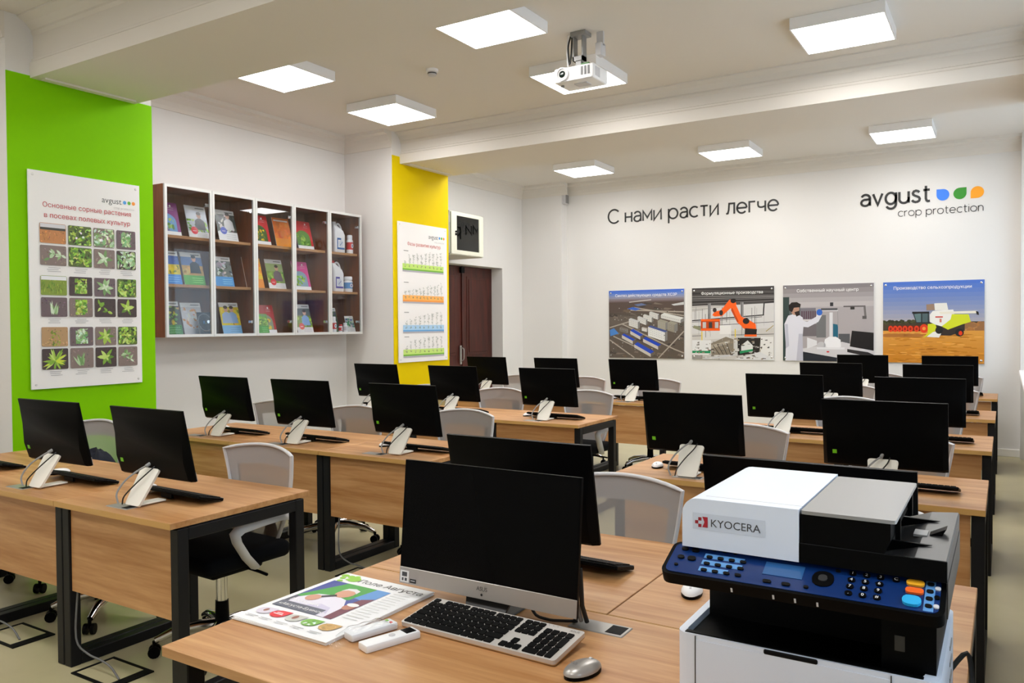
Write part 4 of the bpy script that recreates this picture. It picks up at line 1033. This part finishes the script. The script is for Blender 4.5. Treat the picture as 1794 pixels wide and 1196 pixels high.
# ------------------------------------------------------------------ office chair (sitter faces -y)
def make_chair():
    t = empty('office_chair', (0, 0, 0))
    s = M().box(-.245, .245, -.25, .22, .425, .505, bev=.035, seg=3)
    s.obj('seat', 'cloth', t, smooth=60)
    M().box(-.13, .13, -.14, .14, .375, .43, bev=.015).obj('mechanism', 'black', t)
    M().cyl((0, 0, .22), (0, 0, .38), .026, n=14).obj('gas_lift', 'chrome', t, smooth=40)
    M().cyl((0, 0, .10), (0, 0, .23), .034, .030, n=14).obj('lift_cover', 'black', t, smooth=40)
    M().tube([(.13, .03, .40), (.24, .03, .395), (.29, .03, .39)], .007, n=6).obj('lever', 'black', t, smooth=50)
    for k in range(5):
        a = 2*math.pi*k/5+.3; ca, sa = math.cos(a), math.sin(a)
        lg = M().tube([(0, 0, .115), (.10*ca, .10*sa, .12), (.22*ca, .22*sa, .105), (.29*ca, .29*sa, .075)], [.030, .026, .019, .015], n=10).obj('leg', 'chrome', t, smooth=50)
        cs = M(); px, py = .295*ca, .295*sa
        for q in (-1, 1):
            ox, oy = -sa*q*.017, ca*q*.017
            cs.cyl((px+ox-sa*q*.009, py+oy+ca*q*.009, .027), (px+ox+sa*q*.007, py+oy-ca*q*.007, .027), .027, n=14)
        cs.cyl((px, py, .03), (px, py, .075), .009, n=8).obj('caster', 'black', lg, smooth=40)
    def bp(u, v):                # u -1..1 across, v 0..1 up
        wdt = .165+.090*v**.8; arch = .030*(1-u*u)*v
        return Vector((u*wdt, .205+.055*v+.03*math.sin(v*3.0)-.055*u*u*(.5+.5*v), .47+.43*v+arch-.03*(1-u*u)*(1-v)))
    n = 14
    loop = [bp(-1+2*i/n, 1) for i in range(n+1)]+[bp(1, 1-i/8) for i in range(1, 9)]+[bp(1-2*i/n, 0) for i in range(1, n+1)]+[bp(-1, i/8) for i in range(1, 8)]
    M().tube(loop, .008, n=8, closed=True, flat=(1.0, 1.3), up=(0, 1, 0)).obj('back_frame', 'lgrey', t, smooth=60)
    M().grid(14, 12, lambda i, j: bp((i*2-1)*.985, .01+.98*j)).obj('back_mesh', 'mesh', t, smooth=60)
    M().grid(14, 2, lambda i, j: bp((i*2-1)*.985, .80+.19*j)+Vector((0, .003, 0))).obj('top_band', 'lgrey', t, smooth=60)
    for s_ in (-1, 1): M().grid(2, 8, lambda i, j: bp(s_*(.80+.185*i), .02+.85*j)+Vector((0, .003, 0))).obj('side_band', 'lgrey', t, smooth=60)
    M().tube([(0, .10, .40), (0, .25, .41), (0, .29, .50), (0, .285, .60)], [.03, .03, .026, .015], n=8, flat=(1.6, .7)).obj('back_bracket', 'black', t, smooth=50)
    for s_ in (-1, 1):
        P = [(s_*.20, .02, .425), (s_*.258, -.01, .43), (s_*.275, -.07, .49), (s_*.285, -.125, .57), (s_*.285, -.135, .605), (s_*.285, -.10, .63), (s_*.282, .02, .64), (s_*.272, .13, .638), (s_*.25, .20, .62), (s_*.225, .225, .575), (s_*.215, .225, .52)]
        M().tube(P, [.016, .018, .019, .019, .020, .021, .021, .019, .017, .015, .012], n=8, flat=(1.3, .7)).obj('armrest', 'lgrey', t, smooth=60)
    return t
ch0 = make_chair(); CT = tree(ch0); usedC = [False]
def chair(x, y, lb, rz=0):       # x, y of the backrest top
    o = ch0 if not usedC[0] else copy_tree(CT); usedC[0] = True
    o.location = (x+.27*math.sin(rz), y-.27*math.cos(rz), 0); o.rotation_euler = (0, 0, rz)
    tag(o, lb, 'chair', 'grey mesh office chairs'); return o

# ------------------------------------------------------------------ place the rows
RN = ['first', 'second', 'third', 'fourth', 'fifth']
LX = [-3.1775, -4.0065, -4.8355]; LPOS = ['centre-aisle end', 'middle', 'left wall end']
LY = [1.929, 3.535, 5.42, 7.19]
LM = [[(-3.165, 0), (-3.94, .02), (-4.80, 0)], [(-3.07, 0), (-3.93, .03), (-4.69, 0)], [(-3.135, 0), (-4.07, 0), (-4.94, 0)], [(-3.15, 0), (-4.02, 0), (-4.89, 0)]]
LC = [[(-3.13, 2.73, -.04), (-4.03, 2.74, .02), (-4.87, 2.95, 0)], [(-3.18, 4.556, -.03), (-4.04, 4.40, .03), (-4.89, 4.43, .04)], [(-3.14, 6.39, -.03), (-3.98, 6.28, .02), (-4.84, 6.3, 0)], [(-3.14, 8.07, 0), (-3.985, 8.03, .01), (-4.83, 8.03, 0)]]
for r_ in range(4):
    for c_ in range(3):
        wh = '%s left row, %s' % (RN[r_], LPOS[c_])
        desk(LX[c_], LY[r_], 'light wood desk with black legs, '+wh)
        mx, rz = LM[r_][c_]; gy = LY[r_]+.105
        aio(mx, gy, 'black all-in-one computer seen from behind, '+wh, rz)
        keyboard(mx+.0, gy+.215, 'black keyboard below its screen, '+wh, -.03)
        mouse(mx-.285, gy+.25+.02*c_, 'white mouse behind its screen, '+wh, math.pi-.2)
        x, y, a = LC[r_][c_]; chair(x, y, 'grey mesh office chair, '+wh, a)
RX = [-1.3085, -.4785]; RPOS = ['centre-aisle side', 'window side']; RY = [1.913, 3.745, 5.475, 7.25, 9.215]
RM = [[-1.275, -.43], [-1.345, -.464], [-1.291, -.462], [-1.302, -.475], [-1.321, -.49]]
RC = [[(-1.265, 2.87, .03), (-.44, 2.86, -.02)], [(-1.28, 4.64, -.01), (-.475, 4.62, 0)], [(-1.06, 6.76, 0), (-.49, 6.38, .02)], [(-1.28, 8.15, 0), (-.45, 8.12, -.02)], [(-1.25, 10.13, 0), (-.46, 10.13, -.02)]]
for r_ in range(5):
    for c_ in range(2):
        wh = '%s right row, %s' % (RN[r_], RPOS[c_])
        desk(RX[c_], RY[r_], 'light wood desk with black legs, '+wh)
        gy = RY[r_]+(.07 if r_ else .10); mx = RM[r_][c_]
        aio(mx, gy, 'black all-in-one computer seen from behind, '+wh)
        keyboard(mx+.05, gy+.23, 'black keyboard below its screen, '+wh, -.03)
        if r_ == 0: mouse(-.752 if c_ == 0 else -.15, 2.175, 'white mouse on the desk, '+wh, math.pi+.2)
        else: mouse(mx-.285 if c_ else mx-.235, gy+.21+.05*c_, 'white mouse on the desk, '+wh, math.pi+.15)
        x, y, a = RC[r_][c_]; chair(x, y, 'grey mesh office chair, '+wh, a)
fd_ = make_desk(1.662, -.025, -1); fd_.location = (-.893, 1.172+DD, 0); fd_.rotation_euler = (0, 0, math.pi)
tag(fd_, 'wide front desk holding the printer, newspapers and silver screen', 'desk', 'light wood desks with black legs')

# jacket left on the far chair of the front row
jk = M()
def jf(i, j):
    u, v = i*2*math.pi, (j-.5)*math.pi
    r_ = 1+.12*math.sin(3*u+2*v)+.08*math.sin(7*u)+.06*math.cos(5*v+u)
    return Vector((.17*r_*math.cos(v)*math.cos(u), .10*r_*math.cos(v)*math.sin(u), .13*r_*math.sin(v)))
jk.grid(28, 14, jf)
bmesh.ops.remove_doubles(jk.bm, verts=jk.bm.verts, dist=.0005)
tag(jk.obj('jacket', 'navy', None, (-4.72, 2.80, .63), smooth=70), 'dark jacket bundled on the far chair of the first left row', 'jacket')

# floor boxes and cables beside the first and second rows
for x, y, lb in ((-3.33, 2.03, 'black-edged floor socket box nearest the camera'), (-4.14, 2.04, 'black-edged floor socket box near the left wall'), (-3.30, 3.62, 'black-edged floor socket box under the second row')):
    fb = empty('floor_box', (x, y, 0), lb, 'floor box', 'floor socket boxes')
    M().box(-.15, .15, -.10, -.085, 0, .006).box(-.15, .15, .085, .10, 0, .006).box(-.15, -.135, -.085, .085, 0, .006).box(.10, .15, -.085, .085, 0, .006).obj('frame', 'matte_black', fb)
    M().box(-.135, .10, -.085, .085, 0, .004).obj('lid', 'floor', fb)
for x, y, lb in ((-3.555, 1.97, 'grey power cable from first row desk to floor box'), (-4.385, 1.98, 'grey power cable near the left wall floor box'), (-3.52, 3.58, 'grey power cable hanging from the second row desk')):
    P = [(x+.05, y+.03, .60), (x+.035, y+.02, .35), (x+.05, y-.0, .14), (x+.10, y+.02, .075), (x+.18, y+.03, .06), (x+.26, y+.03, .045), (x+.32, y+.03, .006)]
    tag(M().tube(P, .0045, n=7).obj('power_cable', 'cableg', smooth=50), lb, 'cable', 'power cables at the desk legs')
tag(M().tube([(-2.30, 6.6, .006), (-2.55, 6.75, .006), (-2.75, 6.7, .006), (-2.9, 6.85, .006), (-2.75, 7.0, .006), (-2.5, 6.9, .006), (-2.4, 7.25, .006), (-2.9, 7.3, .006)], .012, n=7).obj('floor_cable', 'cableb', smooth=50), 'black cable loop on the aisle floor behind third row', 'cable')

# ------------------------------------------------------------------ front desk: silver-chinned screen facing the viewer
ta = empty('all_in_one_computer', (-1.165, 1.735, TOP), 'black-screened all-in-one with silver chin facing the viewer', 'computer')
mt = Matrix.Translation((0, -.01, .047)) @ Matrix.Rotation(-math.radians(5.5), 4, 'X'); hw, H = .278, .342
cs = M(); rg = lambda z, d: [(-hw, 0, z), (hw, 0, z), (hw, .010, z), (hw-.02, d, z), (-hw+.02, d, z), (-hw, .010, z)]
cs.loft([rg(0, .02), rg(.02, .034), rg(.12, .038), rg(.24, .018), rg(H, .012)]).xf(mt).obj('casing', 'black', ta, smooth=25)
scr = M().box(-hw+.002, hw-.002, -.0012, .0002, .047, H-.002).xf(mt).obj('screen', 'blackg', ta)
cn = M().box(-hw, hw, -.002, .0005, 0, .045, bev=.0008, seg=1).xf(mt).obj('chin', 'silver', ta)
p = Print(.6, .05); p.text('ASUS', .278, .022, .034, (60, 60, 62), 2, .01, 'C'); p.ell(.278, .012, .0035, .0035, (20, 20, 20), 2)
p.obj('logo_print', ta, mt @ Matrix.Translation((-hw, -.0023, 0))); p = Print(.6, .05)
p.rect(.004, .004, .034, .036, (226, 226, 226), 2); p.rect(.010, .020, .028, .032, (60, 62, 66), 3); p.rect(.010, .008, .016, .016, (60, 62, 66), 3); p.rect(.020, .008, .028, .016, (70, 72, 76), 3); p.rect(.038, .005, .060, .016, (30, 30, 32), 2); p.rect(.041, .010, .056, .012, (200, 200, 200), 3)
p.obj('sticker_print', ta, mt @ Matrix.Translation((-hw, -.0023, 0)))
M().prism([(-.075, .03, .055), (.075, .03, .055), (.058, -.005, .004), (-.058, -.005, .004)], (0, .010, 0)).obj('stand', 'dgrey', ta)
M().box(-.07, .07, -.03, .15, 0.0005, .006, bev=.003, seg=1).obj('foot', 'dgrey', ta)
M().tube([(.09, .06, .10), (.12, .05, .02), (.16, .05, .006), (.20, .06, .006), (.235, .08, .006)], .004, n=7).obj('cable', 'cableb', ta, smooth=50)
for k in range(3): M().tube([(.225+k*.014, .06, .15), (.235+k*.014, .05, .06), (.232+k*.016, .075, .011)], .006, n=7).obj('plug_cable', 'cableb' if k != 1 else 'cable', ta, smooth=50)

# keyboard in front of it
MT['kbsilver'] = mat('keyboard_silver', C(208, 203, 198), .35, metal=.2)
kb = empty('keyboard', (-1.078, 1.632, TOP), 'silver keyboard with black keys in front of the silver screen', 'keyboard', rz=-.025)
km = Matrix.Translation((0, 0, .0180)) @ Matrix.Rotation(math.radians(6.5), 4, 'X')
M().prism([(x, y, -.005) for x, y in rrect(-.226, .226, -.0755, .0755, .008, 3)], (0, 0, .010)).xf(km).obj('case', 'kbsilver', kb, smooth=30)
MT['gold'] = mat('gold_trim', C(196, 160, 110), .35, metal=.6)
M().prism([(x, y, -.0075) for x, y in rrect(-.226, .226, -.0755, .0755, .008, 3)], (0, 0, .0025)).xf(km).obj('gold_edge', 'gold', kb)
for s in (-1, 1): M().box(s*.18-.02, s*.18+.02, .05, .068, 0, .014).obj('riser', 'silver', kb)
KM = {}
def key(x, y, w_, h_=.0206):
    k = (round(w_, 4), round(h_, 4))
    if k not in KM: KM[k] = M().prism([(a, b, 0) for a, b in rrect(0, w_, 0, h_, .002, 2)], (0, 0, .003)).data('key', ['matte_black'])
    o = bpy.data.objects.new('key', KM[k]); COL.objects.link(o); o.parent = kb; o.matrix_local = km @ Matrix.Translation((x, y, .005))
P_ = .0192; x0 = -.219; y0 = -.0695; PY = .0243
ly = [[(1.35,), (1.15,), (1.15,), (5.6,), (1.15,), (1.15,), (1.25,), (1.2,)], [2.1]+[1]*10+[2.6-.2], [1.7]+[1]*11+[1.9-.1], [1.4]+[1]*12+[1.2], [1]*13+[1.6]]
for r_, row in enumerate(ly):
    x = x0
    for k in row:
        k = k[0] if isinstance(k, tuple) else k
        key(x, y0+r_*PY, k*P_-.0027); x += k*P_
key(x0, y0+5*PY, P_-.003, .015)
for g in range(3):
    for k in range(4): key(x0+P_*(2+g*4.25+k), y0+5*PY, P_-.003, .015)
xn = x0+P_*15.0
for k in range(3):
    key(xn+k*P_, y0+3*PY, P_-.0027); key(xn+k*P_, y0+4*PY, P_-.0027); key(xn+k*P_, y0+5*PY, P_-.003, .015); key(xn+k*P_, y0, P_-.0027)
key(xn+P_, y0+PY, P_-.0027)
xk = x0+P_*18.45
for r_ in range(5):
    for k in range(4):
        if r_ == 0 and k == 1: continue
        if k == 3 and r_ in (1, 3): continue
        key(xk+k*P_*1.04, y0+r_*PY, (2*P_-.002) if (r_ == 0 and k == 0) else P_-.0027, (.0206+PY) if (k == 3 and r_ in (0, 2)) else .0206)
p = Print(.1, .02); p.text('ASUS', .072, .004, .026, (70, 70, 70), 1, .02)
for k in range(3): p.ell(.012+.012*k, .012, .0012, .0012, (60, 60, 60))
p.obj('print', kb, km @ Matrix.Translation((.118, .056, .0052)) @ Matrix.Rotation(-math.pi/2, 4, 'X'))

# mouse by the keyboard
m1 = empty('mouse', (-.785, 1.555, TOP), 'silver mouse on the front desk beside the keyboard', 'mouse', rz=-.3)
mouse_parts(m1, 'silver', 'black')
p = Print(.03, .01); p.text('ASUS', .002, .002, .022, (110, 108, 106), 1, .02)
p.obj('print', m1, Matrix.Translation((-.012, -.034, .0312)) @ Matrix.Rotation(-math.pi/2+.45, 4, 'X'))

# newspapers
def sheet(k):
    t = .0016
    mb = M(); o = [(random.uniform(-.004, .004), random.uniform(-.004, .004)) for _ in range(4)]
    c = [(-.167, -.21), (.167, -.21), (.167, .21), (-.167, .21)]
    mb.prism([(c[i][0]+o[i][0], c[i][1]+o[i][1], 0) for i in range(4)], (0, 0, t))
    return mb
for k in range(5):
    n = empty('newspaper', (-1.546+(.0 if k == 4 else random.uniform(-.003, .003)), 1.588, TOP+.0006+k*.0018), ('printed newspaper with a large colour photo, top of the stack' if k == 4 else '%s newspaper from the bottom of the stack' % RN[k]), 'newspaper', 'newspapers stacked on the front desk', rz=-.012)
    sheet(k).obj('pages', 'white', n)
    if k == 4: TOPN = n
p = Print(.33, .416, .00015); p.rect(0, 0, .33, .416, (238, 238, 240))
p.text('Поле Августа', .085, .368, .235, (44, 44, 46), 4, .006)
for cx, cy, r_ in ((.02, .375, .010), (.012, .395, .013), (.036, .395, .012), (.045, .372, .008), (.062, .38, .022), (.03, .352, .010), (.055, .402, .010)): p.ell(cx, cy, r_, r_*.9, (140, 198, 50), 3)
a_ = p.clip; p.clip = (.015, .11, .235, .345); p.tf = lambda X, Y: (.015+(X-.045)*1.1, Y)
p.rect(.045, .11, .245, .345, (56, 70, 150), 2)
p.poly([(.045, .20), (.10, .345), (.20, .345), (.19, .24), (.10, .19)], (66, 160, 60), 3); p.poly([(.19, .26), (.2, .345), (.245, .345), (.245, .25)], (90, 150, 214), 3); p.poly([(.20, .11), (.245, .11), (.245, .28), (.215, .26)], (112, 50, 70), 3.5)
p.poly([(.045, .26), (.07, .345), (.045, .345)], (44, 60, 150), 3); p.poly([(.045, .11), (.10, .11), (.08, .19), (.045, .2)], (70, 72, 90), 3)
p.poly([(.06, .13), (.06, .19), (.09, .235), (.14, .25), (.185, .235), (.215, .19), (.22, .11), (.08, .11)], (226, 222, 236), 4); p.poly([(.12, .15), (.15, .18), (.19, .17), (.21, .13), (.15, .12)], (206, 200, 224), 5)
p.ell(.150, .272, .026, .032, (212, 154, 128), 6); p.poly([(.124, .285), (.13, .31), (.15, .318), (.172, .308), (.176, .285), (.16, .298), (.138, .298)], (226, 226, 226), 7); p.line(.105, .215, .14, .25, .014, (34, 34, 38), 8); p.ell(.098, .205, .020, .024, (206, 152, 128), 9)
p.ell(.225, .20, .016, .022, (180, 120, 100), 6); p.ell(.225, .216, .018, .012, (232, 230, 230), 7)
p.clip = a_; p.tf = None
p.rect(.015, .11, .18, .15, (92, 96, 112), 8.5); p.text('Праздник', .03, .158, .11, (245, 245, 245), 10, .02); p.text('«Августа-Буинск»', .026, .122, .17, (245, 245, 245), 10, .02)
for k in range(13): p.rect(.248, .34-k*.017, .248+random.uniform(.05, .07), .343-k*.017, (206, 208, 206), 2)
for cx, col in ((.04, (214, 206, 220)), (.092, (222, 40, 50)), (.15, (196, 196, 190)), (.208, (120, 180, 70)), (.27, (200, 160, 90))):
    p.ell(cx, .066, .026, .022, col, 3); p.poly([(cx, .088), (cx+.03, .09), (cx+.026, .066)], col, 3)
    p.rect(cx-.024, .026, cx+.018, .029, (190, 190, 192), 3); p.rect(cx-.024, .018, cx+.010, .021, (190, 190, 192), 3)
p.blobs(.19, .05, .228, .085, 10, .004, .008, [(230, 236, 226), (90, 150, 50)], 4); p.blobs(.25, .05, .29, .085, 12, .004, .007, [(222, 184, 110), (176, 136, 70)], 4); p.ell(.15, .07, .008, .012, (150, 96, 80), 5); p.ell(.04, .07, .007, .010, (150, 96, 80), 5)
p.rect(.075, .062, .108, .066, (250, 230, 230), 5); p.rect(.08, .07, .102, .074, (250, 230, 230), 5)
p.obj('print', TOPN, Matrix.Translation((-.165, -.208, .0018)) @ Matrix.Rotation(-math.pi/2, 4, 'X'))

# remote controls
r1 = empty('remote_control', (-1.259, 1.467, TOP), 'white remote control with a small dark display', 'remote', rz=-.33)
M().box(-.021, .021, -.075, .075, 0.0003, .019, bev=.004, seg=2).obj('body', 'white', r1, smooth=40)
M().box(-.015, .015, .038, .066, .0188, .0198).obj('display', 'blackg', r1)
M().lathe([(.008, .019), (.008, .0205), (.006, .021)], c=(0, .006, 0), n=16).obj('button', 'lgrey', r1, smooth=40)
r2 = empty('remote_control', (-1.338, 1.484, TOP+.002), 'white remote control sealed in a clear plastic bag', 'remote', rz=-.30)
M().box(-.020, .020, -.062, .070, 0, .018, bev=.004, seg=2).obj('body', 'white', r2, smooth=40)
M().box(-.012, -.004, .052, .058, .0178, .019).obj('green_button', 'stick', r2); M().box(.006, .014, .052, .058, .0178, .019).obj('red_button', 'red', r2)
M().grid(14, 20, lambda i, j: Vector((-.034+.068*i, -.115+.195*j, max(.0005, .0215*min(1, 3*(1-abs(2*i-1))**.7)*min(1, 5*(1-j), max(.12, (j-.12)*5))) + .003*abs(math.sin(9*i+17*j))))).obj('plastic_bag', 'bag', r2, smooth=60)

# ------------------------------------------------------------------ printer
pr_ = empty('printer', (-.298, 1.41, TOP+.001), 'white and black multifunction printer with blue control panel', 'printer')
bx = M().prism([(x, y, .0) for x, y in rrect(-.220, .213, 0, .39, .022, 4)], (0, 0, .178)).obj('lower_body', 'printer_white', pr_, smooth=30)
rim = M()
n_ = 4; O_ = rrect(-.220, .213, 0, .39, .022, n_); I_ = rrect(-.206, .190, .012, .378, .016, n_)
rim.loft([[(x, y, .178) for x, y in O_], [(x, y, .195) for x, y in O_], [(x, y, .195) for x, y in I_], [(x, y, .180) for x, y in I_]], cap=False).obj('rim', 'printer_white', bx, smooth=30)
M().prism([(x, y, .1785) for x, y in I_], (0, 0, .003)).obj('output_tray', 'black', pr_)
M().box(-.206, .190, .004, .018, .186, .1965, bev=.002, seg=1).obj('tray_lip', 'black', pr_)
M().box(-.182, .142, -.0012, .002, .0, .186).obj('front_cover', 'printer_white', bx)
for x in (-.184, .1425): M().box(x, x+.0016, -.0016, .002, .0, .193).obj('seam', 'dgrey', bx)
M().box(-.06, .03, -.003, .006, .186, .1945, bev=.002, seg=1).obj('latch', 'matte_black', pr_)
for z in (.10, .13, .16): M().box(.2125, .2145, .25, .30, z, z+.008).obj('side_vent', 'mgrey', bx)
M().box(-.206, .190, .155, .378, .18, .30).obj('neck', 'matte_black', pr_)
M().prism([(.125, .03, .18), (.125, .03, .30), (.206, .03, .30), (.206, .03, .18)], (0, .345, 0)).obj('right_column', 'black', pr_)
M().box(.145, .16, .028, .031, .225, .25).obj('port', 'dgrey', pr_)
M().box(-.206, .214, .028, .385, .30, .357, bev=.006).obj('scanner_bed', 'black', pr_, smooth=30)
# control panel, tilted
cm = Matrix.Translation((0, -.052, .300)) @ Matrix.Rotation(math.radians(23), 4, 'X')
M().prism([(x, y, 0) for x, y in rrect(-.229, .222, 0, .092, .016, 4)], (0, 0, .022)).xf(cm).obj('control_panel', 'black', pr_, smooth=30)
cp = M().prism([(x, y, .022) for x, y in rrect(-.222, .214, .006, .086, .012, 4)], (0, 0, .0012)).xf(cm).obj('blue_panel', 'blue', pr_)
def btn(x, y, w_, h_, m='matte_black', name='button', zz=.0235, t=.0025):
    return M().prism([(a, b, zz) for a, b in rrect(x-w_/2, x+w_/2, y-h_/2, y+h_/2, min(w_, h_)*.45, 3)], (0, 0, t)).xf(cm).obj(name, m, cp)
for x, y, r_ in ((-.203, .070, .012), (-.183, .070, .014), (-.203, .046, .012), (-.183, .046, .015), (-.205, .024, .007)): btn(x, y, r_, r_*.75)
for k, (a, b) in enumerate(((.058, .066), (.040, .048), (.022, .030))):
    M().box(-.163, -.092-(.02 if k == 2 else 0), a-.004, b, .0232, .0238).xf(cm).obj('stripe', 'blue2', cp)
    for q in range(4): btn(-.153+q*.020, a-.0015, .011, .0065)
for q in range(3): btn(-.150+q*.019, .077, .007, .004)
M().box(-.055, .010, .035, .068, .0232, .0242).xf(cm).obj('display', 'lcd', cp)
btn(-.043, .017, .014, .007); btn(-.012, .017, .014, .007); btn(.020, .018, .008, .006)
btn(.042, .045, .034, .038, 'black', 'dial', t=.0015); btn(.042, .045, .014, .016, 'dgrey', 'dial_centre', .025, .002)
btn(.062, .070, .008, .005)
for r_ in range(4):
    for q in range(3):
        btn(.085+q*.021, .069-r_*.0165, .0115, .0105, 'black', 'number_key')
    if r_ == 0: btn(.150, .069, .0115, .0095, 'black', 'number_key')
p = Print(.1, .1)
for r_, row in enumerate(('123', '456', '789', '.0#')):
    for q, ch in enumerate(row): p.text(ch, .01+q*.021, .069-r_*.0165, 0, (235, 235, 235), 1, .02, 'C', size=.009)
p.text('C', .075, .069, 0, (235, 235, 235), 1, .02, 'C', size=.009)
p.obj('key_digits', cp, cm @ Matrix.Translation((.075, -.0032, .0263)) @ Matrix.Rotation(-math.pi/2, 4, 'X'))
btn(.166+.012, .0665, .026, .0125, 'amber', 'reset_button', t=.004); btn(.166+.012, .048, .026, .0125, 'orange', 'stop_button', t=.004); btn(.166+.010, .0235, .027, .021, 'cyan', 'start_button', t=.005)
M().box(.1845+.008, .1845+.022, .008, .078, .0232, .0238).xf(cm).obj('light_strip', 'blue2', cp)
for q in range(4): btn(.1995, .070-q*.017, .010, .0075)
for q, m_n in enumerate(('lgrey', 'black', 'lgrey')): btn(.2095+.0005, .062-q*.021, .008, .008, m_n)
for x in (-.10, -.03, .005, .04): M().box(x-.0015, x+.0015, -.001, .001, .004, .012).xf(cm).obj('indicator', 'lgrey', cp)
# white document cover with a rounded left shoulder
L_ = [(-.206, .357), (-.206, .418)]+[(-.206+.028*(1-math.cos(a)), .418+.029*math.sin(a)) for a in [k*math.pi/12 for k in range(1, 7)]]+[(.0, .447), (.0, .357)]
lid = M().prism([(x, -.004, z) for x, z in L_], (0, .372, 0)).obj('document_cover', 'printer_white', pr_, smooth=30)
M().box(-.170, .0005, .024, .0255, .4462, .4474).obj('cover_seam', 'lgrey', lid)
p = Print(.13, .03); p.rect(0, 0, .13, .03, (206, 213, 228), .5)
p.text('KYOCERA', .034, .0075, .088, (62, 62, 66), 2, .012)
for cx, cy, a in ((.014, .020, 0), (.008, .014, 0), (.014, .008, 0)): p.rect(cx-.0035, cy-.0035, cx+.0025, cy+.0025, (150, 24, 40), 2)
p.poly([(.018, .024), (.028, .024), (.028, .005), (.018, .005), (.022, .0145)], (170, 24, 44), 2)
p.obj('logo_print', lid, Matrix.Translation((-.186, -.0043, .391)))
# black feeder with reflected light painted as a grey top; paper tray at right
fd = M().prism([(.002, -.002, .357), (.002, -.002, .440), (.142, -.002, .440), (.142, -.002, .413), (.125, -.002, .372), (.125, -.002, .357)], (0, .350, 0)).obj('feeder', 'black', pr_)
M().prism([(x, y, .440) for x, y in rrect(.003, .150, -.004, .350, .006, 2)], (0, 0, .006)).obj('feeder_cover', 'mgrey', fd, smooth=30)
for a in (.06, .26): M().box(.142, .15, a, a+.012, .40, .44).obj('guide', 'black', fd)
tr = M().prism([(.0, .0, .357), (.0, .0, .372), (.135, .0, .372), (.175, .0, .386), (.2205, .0, .390), (.2225, .0, .386), (.2225, .0, .357)], (0, .378, 0)).obj('paper_tray', 'dgrey', pr_)
M().box(-.0, .2226, -.004, .002, .357, .3905, bev=.001, seg=1).obj('tray_front', 'black', tr)
M().prism([(.185, .0, .388), (.205, .0, .389), (.212, .0, .402)], (0, .03, 0)).xf(Matrix.Translation((0, .17, 0))).obj('paper_stop', 'black', tr)
M().box(.16, .182, .165, .205, .3845, .3885).obj('stop_slot', 'mgrey', tr)
for y in (.09, .28): M().prism([(.125, y, .372), (.125, y, .392), (.195, y, .390)], (0, .006, 0)).obj('side_guide', 'black', tr)
M().box(.2215, .2235, .0, .378, .30, .356).obj('side_cover', 'dgrey', pr_)
p = Print(.12, .02); p.text('ECOSYS M2235dn', .0, .004, .075, (96, 98, 104), 1, .01)
p.obj('model_print', bx, Matrix.Translation((.062, -.0016, .148)))
M().tube([(.20, .39, .06), (.235, .42, .10), (.245, .40, .05), (.25, .30, .006), (.245, .1, .006), (.255, .0, .006)], .005, n=7).obj('power_cord', 'cableb', pr_, smooth=50)
print('objects', len(bpy.data.objects))
